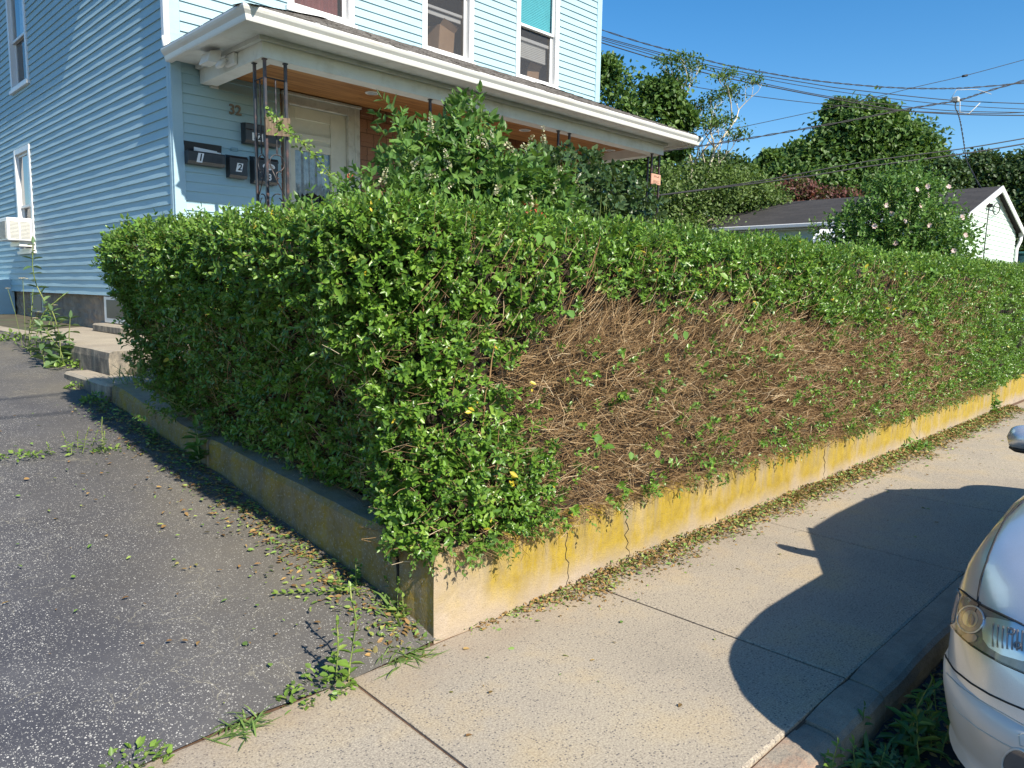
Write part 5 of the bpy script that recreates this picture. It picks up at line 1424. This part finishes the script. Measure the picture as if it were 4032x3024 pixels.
for i, (x, y, h, w, lab) in enumerate(((31.6, 10.6, 5.9, 1.2, 'dark evergreen, leftmost of the row behind the white gable'), (32.5, 9.4, 6.7, 1.35, 'dark evergreen second from the left behind the white gable'), (34.0, 8.5, 7.1, 1.5, 'tallest dark evergreen behind the white gable'), (34.6, 7.2, 7.05, 1.5, 'dark evergreen above the right slope of the white gable'), (36.0, 6.0, 7.2, 1.6, 'dark evergreen at the right edge of the photo'), (38.5, 5.0, 7.2, 1.8, 'dark evergreen far right behind the others'))):
    tree('evergreen_tree', (x, y, 1.2), (x, y, h-1), [((x, y, h-1.0), (w*.75, w*.75, 1.0)), ((x, y, h-2.2), (w, w, 1.3)), ((x, y, h-3.8), (w*1.1, w*1.1, 1.5)), ((x+.3, y-.3, h-.4), (w*.4, w*.4, .5))], .16, 'treedark', lab, .095, n_per=4200, group='dark evergreens behind the neighbour house')
# far wood that closes the horizon
n = 9000; a = rng.uniform(R(-2), R(75), n); d = rng.uniform(60, 75, n)
P = np.stack([d*np.cos(a), d*np.sin(a), 2+rng.uniform(0, 1, n)*(4.2+1.0*np.sin(a*17)+.6*np.sin(a*41))], -1)
w_ = leaves('far_woods', P, unit(rng.normal(size=(n, 3))), unit(rng.normal(size=(n, 3))+np.array([-.6, -.8, .5])), 1.0*rng.uniform(.5, 1.3, n), .7, rng.normal(.4, .18, n), M['tree'])
tag(w_, 'distant woods beyond the houses', kind='stuff')

# ======================================================== neighbour's house
nb = empty('neighbour_house', (23.8, 9.2, 1), 'low pale green gabled house with dark grey roof beyond the hedge', 'house')
gx, gy, hw, ez, rz, ln = 23.81, 5.42, 3.0, 3.60, 4.57, 7.7
NF = Frame((0, gy, 0), (1, 0, 0), (0, -1, 0)); NS = Frame((gx-2.78, 0, 0), (0, 1, 0), (-1, 0, 0))
b = MB(); z = .9; e = .127
while z < rz-.06:                                           # gable siding, each course clipped to the slope
    def half(zz): return 2.78 if zz <= ez-.07 else max(.02, 2.78*(rz-.02-zz)/(rz-.02-ez+.07))
    z2 = min(z+e, rz-.03); a, c = half(z), half(z2)
    b.add([NF.W(gx-a, z, .016), NF.W(gx+a, z, .016), NF.W(gx+c, z2, .0), NF.W(gx-c, z2, .0), NF.W(gx-a, z, -.01), NF.W(gx+a, z, -.01)], [(0,1,2,3), (4,5,1,0)])
    z += e
b.build('gable_wall', M['greenside'], nb, recalc=False)
lap_siding('side_wall', NS, gy, gy+ln, .9, ez-.02, [], M['greenside'], nb, exp=.127)
b = MB(); b.box((gx-2.74, gy+ln-.1, .9), (gx+2.74, gy+ln, ez-.1)); b.box((gx+2.7, gy+.05, .9), (gx+2.76, gy+ln, ez-.1)); b.build('far_wall', M['greenside'], nb)
b = MB(); sl = (rz-ez)/hw
for sg in (-1, 1):
    b.add([(gx, gy-.16, rz+.02), (gx, gy+ln+.16, rz+.02), (gx+sg*hw, gy+ln+.16, ez), (gx+sg*hw, gy-.16, ez),
           (gx, gy-.16, rz-.05), (gx, gy+ln+.16, rz-.05), (gx+sg*hw, gy+ln+.16, ez-.07), (gx+sg*hw, gy-.16, ez-.07)], [(0,1,2,3), (4,7,6,5), (0,3,7,4), (1,5,6,2), (2,6,7,3)])
rf = b.build('roof', M['nshingle'], nb)
b = MB()
for sg in (-1, 1):
    b.add([(gx, gy-.19, rz+.03), (gx+sg*(hw+.02), gy-.19, ez+.01), (gx+sg*(hw+.02), gy-.19, ez-.14), (gx, gy-.19, rz-.13), (gx, gy-.162, rz+.03), (gx+sg*(hw+.02), gy-.162, ez+.01), (gx+sg*(hw+.02), gy-.162, ez-.14), (gx, gy-.162, rz-.13)],
          [(0,1,2,3), (4,5,6,7), (0,1,5,4), (2,3,7,6), (1,2,6,5)])
b.build('rake_board', M['white'], nb)
b = MB(); b.cbox((gx-hw-.11, gy-.15, ez-.12), (gx-hw+.0, gy+ln+.15, ez-.005), .02); b.build('gutter', M['vinylwhite'], nb)
b = MB(); b.box((gx-hw+.02, gy, ez-.16), (gx-2.76, gy+ln, ez-.13)); b.build('soffit', M['white'], nb)
b = MB(); b.cbox((gx+hw-.06, gy-.16, ez-.16), (gx+hw+.08, gy-.04, ez-.02), .02)
b.tube([(gx+hw-.0, gy-.1, ez-.16), (gx+hw-.02, gy-.1, ez-.28), (gx+2.80, gy-.06, ez-.52), (gx+2.80, gy-.06, 1)], .05, 8); b.build('downspout', M['vinylwhite'], nb)
b = MB(); NS.box(b, 7.9, 9.1, 2.0, 3.2, -.05, .03); f = b.build('window', M['vinylwhite'], nb)
b = MB(); NS.box(b, 8.0, 9.0, 2.1, 3.1, .025, .035); b.build('glass', M['mailblack'], f)
b = MB(); NS.box(b, 6.1, 7.1, 1.0, 3.15, -.05, .03); b.build('door', M['white'], nb)
rows = []
for j in range(30):
    y = 7.45+1.25*j/29; k_ = .03*(j % 2)
    rows.append([(gx-2.80, y, 3.40+k_), (gx-3.25, y, 3.36+k_), (gx-3.62, y, 3.22+k_), (gx-3.74, y, 3.04+k_), (gx-3.76, y, 2.90+k_)])
b = MB(); b.grid(rows, smooth=False); b.build('awning', M['awning'], nb, recalc=False)
b = MB(); b.disc((gx-.72, gy-.02, 4.02), (0, -1, 0), .05, .12, 10)
b.tube([(gx-.72, gy-.06, 4.0), (gx-.74, gy-.05, 3.2), (gx-.80, gy-.05, 1.2)], .015, 5); b.build('service_mast', M['wire'], nb)
b = MB(); b.tube([(gx-.70, gy-.12, 4.02)]+[(gx-.2+.38*math.cos(q*1.9)*(1-.02*q), gy-.12, 3.98+.16*math.sin(q*1.9+.3)) for q in np.linspace(0, 8, 40)], .012, 4); b.build('cable_coil', M['wire'], nb)
b = MB(); b.cbox((26.75, 5.0, .9), (27.35, 5.6, 2.92), .05)
b.cbox((26.70, 4.95, 2.92), (27.40, 5.65, 3.0), .03)
bn = b.build('storage_bin', M['binteal']); tag(bn, 'dark teal storage bin beside the white gable end', 'bin')

# ============================================================ overhead wires
def wire(pts, r, label, name='overhead_cable', twist=0, group='overhead cables'):
    P = np.array(pts, float)
    if 'bundle' in label: P = np.concatenate([[P[0]+(P[0]-P[1])*1.6+np.array([0, 0, .15])], P])
    n = len(P)
    # smooth curve through the points
    t = np.linspace(0, n-1, 24*(n-1)); C = []
    for q in t:
        i = min(int(q), n-2); f = q-i; p0, p1, p2, p3 = P[max(i-1, 0)], P[i], P[i+1], P[min(i+2, n-1)]
        C.append(.5*((2*p1)+(-p0+p2)*f+(2*p0-5*p1+4*p2-p3)*f*f+(-p0+3*p1-3*p2+p3)*f**3))
    b = MB()
    if twist:
        for ph in (0, math.pi):
            b.tube([c+np.array([.7*r*math.cos(i*.55*twist+ph), -.7*r*math.cos(i*.55*twist+ph), r*math.sin(i*.55*twist+ph)]) for i, c in enumerate(C)], r*.75, 5, False)
    else: b.tube(C, r, 5, False)
    o = b.build(name, M['wire']); tag(o, label, 'cable', group); return o
wire([(22.69, 16.89, 10.55), (23.93, 15.63, 10.11), (25.05, 14.51, 9.74), (26.17, 13.38, 9.47), (27.28, 12.26, 9.25), (28.4, 11.13, 9.11), (29.51, 10.01, 9.03), (30.62, 8.89, 9.03), (31.5, 8.0, 9.1), (33.04, 6.45, 9.32)], .017, 'twisted black cable, topmost of the sagging bundle', twist=1)
for p, r, lab in (([(23.09, 17.19, 10.52), (25.5, 14.76, 9.75), (27.77, 12.47, 9.26), (28.87, 11.37, 9.07), (31.42, 8.8, 8.76), (33.68, 6.51, 8.67)], .016, 'second cable from the top of the sagging bundle'),
    ([(23.34, 17.37, 10.56), (25.77, 14.91, 9.76), (28.53, 12.13, 9.12), (31.53, 9.11, 8.69), (34.05, 6.57, 8.54)], .013, 'thin third cable of the sagging bundle'),
    ([(23.5, 17.48, 10.54), (25.96, 15.01, 9.69), (28.28, 12.67, 9.05), (30.14, 10.8, 8.72), (31.99, 8.93, 8.51), (34.3, 6.6, 8.49)], .015, 'fourth cable of the sagging bundle'),
    ([(23.67, 17.6, 10.49), (25.77, 15.49, 9.74), (27.77, 13.46, 9.22), (29.41, 11.81, 8.84), (30.82, 10.39, 8.55), (32.45, 8.75, 8.43), (34.54, 6.64, 8.43)], .021, 'thick lowest cable of the sagging bundle'),
    ([(25.15, 18.67, 10.14), (28.26, 15.53, 9.49), (30.99, 12.78, 9.11), (32.97, 10.79, 8.95), (35.19, 8.55, 8.9), (36.66, 7.06, 9.01)], .014, 'separate cable sagging below the bundle past the thin tree'),
    ([(21.45, 13.88, 6.5), (22.91, 12.4, 6.96), (24.99, 10.31, 7.63), (26.74, 8.54, 8.27), (27.87, 7.41, 8.66), (29.44, 5.82, 9.29)], .010, 'thin cable rising to the right with a small black splice'),
    ([(15.76, 11.09, 3.96), (17.71, 9.13, 4.38), (19.51, 7.31, 4.88), (21.23, 5.58, 5.24), (22.51, 4.29, 5.57)], .014, 'upper one of two low cables in front of the trees'),
    ([(15.43, 10.86, 3.9), (17.93, 8.34, 4.4), (19.11, 7.15, 4.69), (20.82, 5.43, 5.05), (22.05, 4.19, 5.36)], .017, 'lower one of two low cables in front of the trees')):
    w = wire(p, r, lab)
    if 'splice' in lab:
        b = MB(); b.tube([(27.76, 7.52, 8.62), (27.87, 7.41, 8.655)], .036, 8); b.build('splice', M['wire'], w)
w = wire([(18.36, 12.73, 5.56), (19.41, 11.67, 5.79), (20.63, 10.44, 6.09), (22.19, 8.87, 6.51), (23.39, 7.66, 6.87), (24.36, 6.69, 7.12), (24.93, 6.1, 7.38), (25.95, 5.08, 7.82)], .017, 'heavy twisted cable rising to the right with a service clamp', twist=1)
b = MB(); b.cbox((24.28, 6.63, 7.08), (24.46, 6.80, 7.22), .02); b.tube([(24.42, 6.62, 7.1), (24.40, 6.6, 6.8), (24.55, 6.4, 6.75), (24.75, 6.2, 7.05)], .012, 5)
b.tube([(24.2, 6.8, 7.15), (24.3, 6.7, 7.4), (24.7, 6.3, 7.42), (25.0, 6.0, 7.3)], .008, 4); b.build('clamp', M['greybox'], w)
wire([(24.35, 6.69, 7.11), (24.34, 6.7, 6.94), (24.41, 6.63, 6.75), (24.47, 6.57, 6.51), (24.56, 6.48, 6.03), (24.62, 6.42, 5.69), (24.69, 6.35, 5.4), (23.1, 5.33, 4.02)], .013, 'service drop cable hanging from the clamp down to the gable', twist=1)
for y, z, lab in ((.42, 6.0, 'street cable overhead that shades the driveway, nearer the kerb'), (-.32, 6.0, 'street cable overhead that shades the driveway, nearer the road')):
    wire([(-30, y, z+.6), (-10, y, z+.1), (3, y, z), (20, y, z+.2), (40, y, z+.8)], .014, lab)

# ============================================================= camera frame
CAM = Vector((0, 0, 1.6))
yaw, pit, rol, FPX = R(44.77), R(7.08), R(-.92), 2955.0
fw = Vector((math.cos(yaw)*math.cos(pit), math.sin(yaw)*math.cos(pit), -math.sin(pit)))
rt = Vector((math.sin(yaw), -math.cos(yaw), 0)); dn = fw.cross(rt)
rt, dn = math.cos(rol)*rt+math.sin(rol)*dn, -math.sin(rol)*rt+math.cos(rol)*dn

# ================================================================ parked car
ZR = -.14; XF, YC, HW, CL = 2.40, -.225, .895, 5.10
car = empty('parked_car', (XF+2.5, YC, ZR), 'silver white sedan parked at the kerb, its headlight and bumper showing at the right', 'car')
RINGS = [(.20, .20, .20, .12), (.215, .21, .06, .055), (.265, .26, .022, .03), (.275, .27, .040, .042), (.34, .36, .012, .022), (.44, .47, .0, .004), (.505, .53, .0, .0), (.525, .55, .016, .006), (.62, .66, .032, .004),
         (.70, .79, .060, .010), (.745, .875, .090, .022), (.785, .94, .135, .050), (.812, .975, .20, .10), (.832, 1.0, .30, .18), (.85, 1.02, .46, .34), (.86, 1.03, .68, .55), (.865, 1.035, .9, .75)]
TS = [0, .12, .24, .36, .46, .55, .63, .70, .76, .81, .86, .90, .93, .955, .975, .99, 1.0]
def car_ring(hf, hm, sf, wi):
    w = HW-wi; out = []
    def hh(x): 
        t = min(1, max(0, (x-.03)/1.0))**.72
        h = hf+(hm-hf)*t
        tr = min(1, max(0, (x-4.4)/.7)); return h+.03*tr*(hm > .5)
    half = []
    lc = .50+sf*.35
    for t in TS: half.append((sf+lc*(1-math.sqrt(max(0, 1-t**4))), w*t))
    xe = CL-sf*.6-.40
    for x in np.linspace(sf+lc+.1, xe, 16): half.append((float(x), w))
    for t in TS[::-1][1:]: half.append((CL-sf*.6-.40+.40*math.sqrt(max(0, 1-t**4)), w*t))
    for x, d in half: out.append((XF+x, YC+d, ZR+hh(x)))
    for x, d in half[-2:0:-1]: out.append((XF+x, YC-d, ZR+hh(x)))
    return out
rows = [car_ring(*r) for r in RINGS]
b = MB(); b.grid(rows[7:], closed=True); b.f.append(tuple(range(len(b.v)-len(rows[0]), len(b.v)))); b.sm.append(True)
body = b.build('body', M['paint'], car)
b2 = MB(); b2.grid(rows[:8], closed=True); b2.f.append(tuple(range(len(rows[0])))); b2.sm.append(False)
b2.build('bumper', M['bumper'], car)
fb = MB(); fb.grid(rows, closed=True)
bvh = BVHTree.FromPolygons([Vector(v) for v in fb.v], fb.f)
def onbody(px, py, off, strict=False):
    """point of the body skin met by the sight line through a measured outline point"""
    d = (fw+rt*((px*1.82278-2016)/FPX)+dn*((py*1.82278-1512)/FPX)).normalized()
    h = bvh.ray_cast(CAM, d)
    if h[0] is None and strict: return None
    if h[0] is None:
        q = bvh.find_nearest(CAM+d*2.85); h = (q[0], q[1])
    nrm = h[1] if h[1].dot(d) < 0 else -h[1]
    return h[0]+nrm*off
def Z6(pts): return [((3400+.4969*x)/1.82278, (2200+.4969*y)/1.82278) for x, y in pts]
def resample(poly, n, closed=True):
    P = [np.array(p, float) for p in poly]+([np.array(poly[0], float)] if closed else [])
    seg = [np.linalg.norm(P[i+1]-P[i]) for i in range(len(P)-1)]; cum = np.concatenate([[0], np.cumsum(seg)]); P = np.array(P)
    t = np.linspace(0, cum[-1], n+1)[:-1] if closed else np.linspace(0, cum[-1], n)
    return np.stack([np.interp(t, cum, P[:, k]) for k in (0, 1)], -1)
def patch(name, poly, off, mat, parent, n=56, rings=9, bulge=0.0):
    P = resample(poly, n); c = P.mean(0); b = MB(); rows = []
    for k in range(rings+1):
        q = 1-k/rings*.985; rows.append([onbody(*(c+(p-c)*q), off+bulge*(1-q*q)) for p in P])
    b.grid(rows, closed=True); b.f.append(tuple(range(len(b.v)-n, len(b.v)))); b.sm.append(True)
    return b.build(name, mat, parent)
def seam(name, line, r, off, mat, parent, n=40):
    b = MB(); b.tube([q for q in (onbody(*p, off, True) for p in resample(line, n, False)) if q is not None], r, 6); return b.build(name, mat, parent)
def ell(cx, cy, rx, ry, n=36): return [(cx+rx*math.cos(q), cy+ry*math.sin(q)) for q in np.linspace(0, 2*math.pi, n+1)[:-1]]
HL = Z6([(762, 242), (800, 265), (850, 308), (905, 345), (960, 383), (1080, 440), (1272, 535), (1440, 610), (1520, 700), (1500, 930), (1400, 945), (1272, 905), (1100, 830), (950, 745), (850, 680), (760, 600), (712, 545), (692, 500), (700, 420), (718, 335), (742, 262)])
hl = patch('headlight', HL, .002, M['lampdark'], car, 72, 12)
patch('reflector', Z6([(985, 465), (1060, 474), (1272, 525), (1460, 600), (1480, 800), (1272, 815), (1100, 765), (1000, 705), (955, 640), (948, 560), (962, 500)]), .004, M['chrome'], hl)
b = MB(); rs = random.Random(2)
for i in range(11):
    x = 1040+i*38; b.tube([onbody(*Z6([(x, 520+i*9)])[0], .006), onbody(*Z6([(x-6, 700+i*6)])[0], .006)], .0022, 4)
for p in ((1180, 580), (1230, 690)): b.tube([onbody(*q, .007) for q in Z6(ell(p[0], p[1], 24, 24, 14))]+[onbody(*Z6([(p[0]+24, p[1])])[0], .007)], .003, 5)
b.build('reflector_rib', M['lampdark'], hl)
patch('turn_lens', Z6(ell(862, 486, 98, 100)), .004, M['amber'], hl)
patch('turn_reflector', Z6(ell(858, 480, 60, 66)), .0055, M['chrome'], hl)
patch('bulb', Z6(ell(868, 488, 24, 44)), .0075, M['amber'], hl, 24, 4)
patch('marker_lens', Z6(ell(848, 628, 62, 36)), .004, M['amber'], hl)
patch('marker_strip', Z6([(745, 270), (760, 262), (775, 320), (745, 420), (725, 500), (710, 520), (705, 470), (722, 370)]), .004, M['amber'], hl, 40, 6)
b = MB(); P = resample(HL, 90); b.tube([onbody(*p, .002) for p in P]+[onbody(*P[0], .002)], .0035, 6); b.build('lamp_seal', M['seam'], hl)
b = MB()
for cc in (ell(862, 486, 103, 105), ): b.tube([onbody(*q, .006) for q in Z6(cc)]+[onbody(*Z6(cc)[0], .006)], .003, 6)
b.build('lens_ring', M['chrome'], hl)
patch('lamp_cover', HL, .010, M['lampglass'], hl, 72, 12)
seam('hood_seam', Z6([(905, 345), (912, 270), (930, 165), (958, 75), (985, 0)])+[((3600+.4219*x)/1.82278, (1500+.4219*y)/1.82278) for x, y in ((680, 1659), (760, 1460), (860, 1270), (940, 1180), (1024, 1105), (1200, 960), (1400, 830))], .0032, .0005, M['seam'], car, 60)
seam('hood_front_seam', Z6([(905, 345), (960, 378), (1080, 434), (1272, 528), (1440, 604), (1600, 665)]), .0032, .001, M['seam'], car, 40)
seam('bumper_groove', Z6([(640, 690), (652, 775), (720, 880), (850, 985), (1000, 1075), (1150, 1145), (1272, 1195), (1500, 1285)]), .003, .001, M['seam'], car, 60)
seam('bumper_crease', Z6([(655, 905), (760, 1010), (900, 1110), (1060, 1200), (1272, 1320), (1450, 1400)]), .0018, .000, M['greybox'], car, 50)
seam('bumper_crease', Z6([(710, 1160), (760, 1225), (900, 1340), (1100, 1460), (1272, 1545)]), .0022, .000, M['greybox'], car, 50)
patch('fog_light', Z6(ell(1215, 1625, 108, 115)), .002, M['fog'], car, 40, 8)
b = MB(); e = Z6(ell(1215, 1625, 112, 119)); b.tube([onbody(*q, .003) for q in e]+[onbody(*e[0], .003)], .004, 6); b.build('fog_light_ring', M['bumper'], car)
b = MB(); e = Z6([(1230, 1395), (1262, 1385), (1330, 1410), (1325, 1500), (1240, 1480)]); e = list(resample(e, 30)); b.tube([onbody(*q, .0005) for q in e]+[onbody(*e[0], .0005)], .0014, 5); b.build('tow_cover', M['greybox'], car)
# cabin
def half_loop(half): return half+[(x, -d) for x, d in half[-2:0:-1]]
bot = half_loop([(1.28, 0), (1.31, .25), (1.40, .50), (1.56, .70), (1.72, .775), (2.6, .80), (3.6, .80), (4.5, .775), (4.78, .68), (4.92, .45), (4.96, 0)])
top = half_loop([(2.28, 0), (2.30, .22), (2.35, .42), (2.44, .56), (2.56, .625), (3.0, .65), (3.6, .65), (4.0, .625), (4.16, .54), (4.22, .32), (4.24, 0)])
def loop(h, t):
    return [(XF+a[0]+(c[0]-a[0])*t, YC+a[1]+(c[1]-a[1])*t, ZR+h+.01*math.cos(a[1]*2)) for a, c in zip(bot, top)]
b = MB(); b.grid([loop(.95, 0), loop(1.18, .48), loop(1.40, .93)], closed=True); b.build('window_glass', M['carglass'], car)
b = MB(); rf_ = [loop(1.395, .92), loop(1.425, .99)]
for q, h in ((.82, 1.455), (.5, 1.475), (.05, 1.48)): rf_.append([(XF+3.26+(x-XF-3.26)*q, YC+(y-YC)*q, ZR+h) for x, y, z in loop(1.43, 1)])
b.grid(rf_, closed=True); b.f.append(tuple(range(len(b.v)-len(bot), len(b.v)))); b.sm.append(True); b.build('roof', M['paint'], car)
for i in (4, 6, 7, len(bot)-4, len(bot)-6, len(bot)-7):
    p0, p1, p2 = loop(.94, 0)[i], loop(1.18, .48)[i], loop(1.41, .95)[i]
    b = MB(); b.tube([p0, p1, p2], .028, 8); b.build('pillar', M['paint'], car)
b = MB(); b.add([(x, y, z) for x, y, z in loop(.93, .0)], [tuple(range(len(bot)))]); b.build('cabin_floor', M['dark'], car)
# door mirrors
for sg in (1, -1):
    c = Vector((4.45, YC+sg*(HW+.085), .905)); rows = []
    for i in range(13):
        t = -1+2*i/12; s = (max(0, 1-abs(t)**3.2))**.5+.02
        rows.append([(c.x+.075*s*math.cos(q)*(1 if math.cos(q) < 0 else .45), c.y+sg*t*.105, c.z+.067*s*math.sin(q)) for q in np.linspace(0, 2*math.pi, 25)[:-1]])
    b = MB(); b.grid(rows, closed=True); b.tube([c+Vector((0, -sg*.07, -.03)), c+Vector((.04, -sg*.20, -.05))], .028, 8)
    mi = b.build('door_mirror', M['paint'], car)
    b = MB()
    rows = [[(c.x+.066*s*math.cos(q), c.y+sg*t*.098, c.z-.052+.024*s*math.sin(q)) for q in np.linspace(0, 2*math.pi, 17)[:-1]] for t, s in ((-.9, .3), (-.6, .85), (0, 1), (.6, .85), (.9, .3))]
    b.grid(rows, closed=True); b.build('mirror_base', M['black'], mi)
# wheels
for wx in (.98, 3.80):
    for sg in (1, -1):
        y0 = YC+sg*(HW-.20); y1 = YC+sg*(HW+.006)
        b = MB(); b.tube([(XF+wx, y0, ZR+.31), (XF+wx, y1-sg*.03, ZR+.31), (XF+wx, y1, ZR+.31)], [.31, .31, .285], 30); wh = b.build('wheel', M['rubber'], car)
        b = MB(); b.disc((XF+wx, y1, ZR+.31), (0, sg, 0), .20, .012, 26, .17)
        for k in range(5):
            q = k*2*math.pi/5; b.tube([(XF+wx, y1+sg*.012, ZR+.31), (XF+wx+.18*math.cos(q), y1+sg*.012, ZR+.31+.18*math.sin(q))], .02, 6)
        b.build('rim', M['rim'], wh)
        b = MB(); b.tube([(XF+wx+.34*math.cos(q), YC+sg*(HW-.012), ZR+.31+.34*math.sin(q)) for q in np.linspace(R(-10), R(190), 26)], .016, 6); b.build('wheel_arch', M['seam'], car)

# =========================================================== camera and light
cd = bpy.data.cameras.new('camera'); cam = bpy.data.objects.new('camera', cd); COL.objects.link(cam)
from mathutils import Matrix
m = Matrix((rt, -dn, -fw)).transposed().to_4x4(); m.translation = CAM; cam.matrix_world = m
cd.sensor_width = 36; cd.lens = 36*FPX/4032; cd.clip_start = .05; cd.clip_end = 1000
scene.camera = cam
EL, AZ = R(37.5), R(184.8)                                   # sun height, clockwise from +Y
sd = Vector((math.sin(AZ)*math.cos(EL), math.cos(AZ)*math.cos(EL), math.sin(EL)))
sl_ = bpy.data.lights.new('sun', 'SUN'); sl_.energy = 5.0; sl_.angle = R(.53); sl_.color = (1, .92, .79)
so = bpy.data.objects.new('sun', sl_); COL.objects.link(so); so.rotation_euler = sd.to_track_quat('Z', 'Y').to_euler(); so.location = sd*50
w = bpy.data.worlds.new('World'); scene.world = w; w.use_nodes = True
nt = w.node_tree; nt.nodes.clear()
sky = nt.nodes.new('ShaderNodeTexSky'); sky.sky_type = 'NISHITA'; sky.sun_disc = False
sky.sun_elevation = EL; sky.sun_rotation = AZ; sky.air_density = 1.0; sky.dust_density = .25; sky.ozone_density = 2.2; sky.altitude = 100
bg = nt.nodes.new('ShaderNodeBackground'); bg.inputs[1].default_value = .11
ow = nt.nodes.new('ShaderNodeOutputWorld'); hs = nt.nodes.new('ShaderNodeHueSaturation'); hs.inputs['Saturation'].default_value = 1.38; nt.links.new(sky.outputs[0], hs.inputs['Color']); nt.links.new(hs.outputs[0], bg.inputs[0]); nt.links.new(bg.outputs[0], ow.inputs[0])
vs = scene.view_settings; vs.view_transform = 'Standard'; vs.look = 'None'; vs.exposure = .70; vs.gamma = 1; vs.use_curve_mapping = False
scene.cycles.max_bounces = 6; scene.cycles.transparent_max_bounces = 12
scene.cycles.diffuse_bounces = 3; scene.cycles.glossy_bounces = 3; scene.cycles.caustics_reflective = False; scene.cycles.caustics_refractive = False
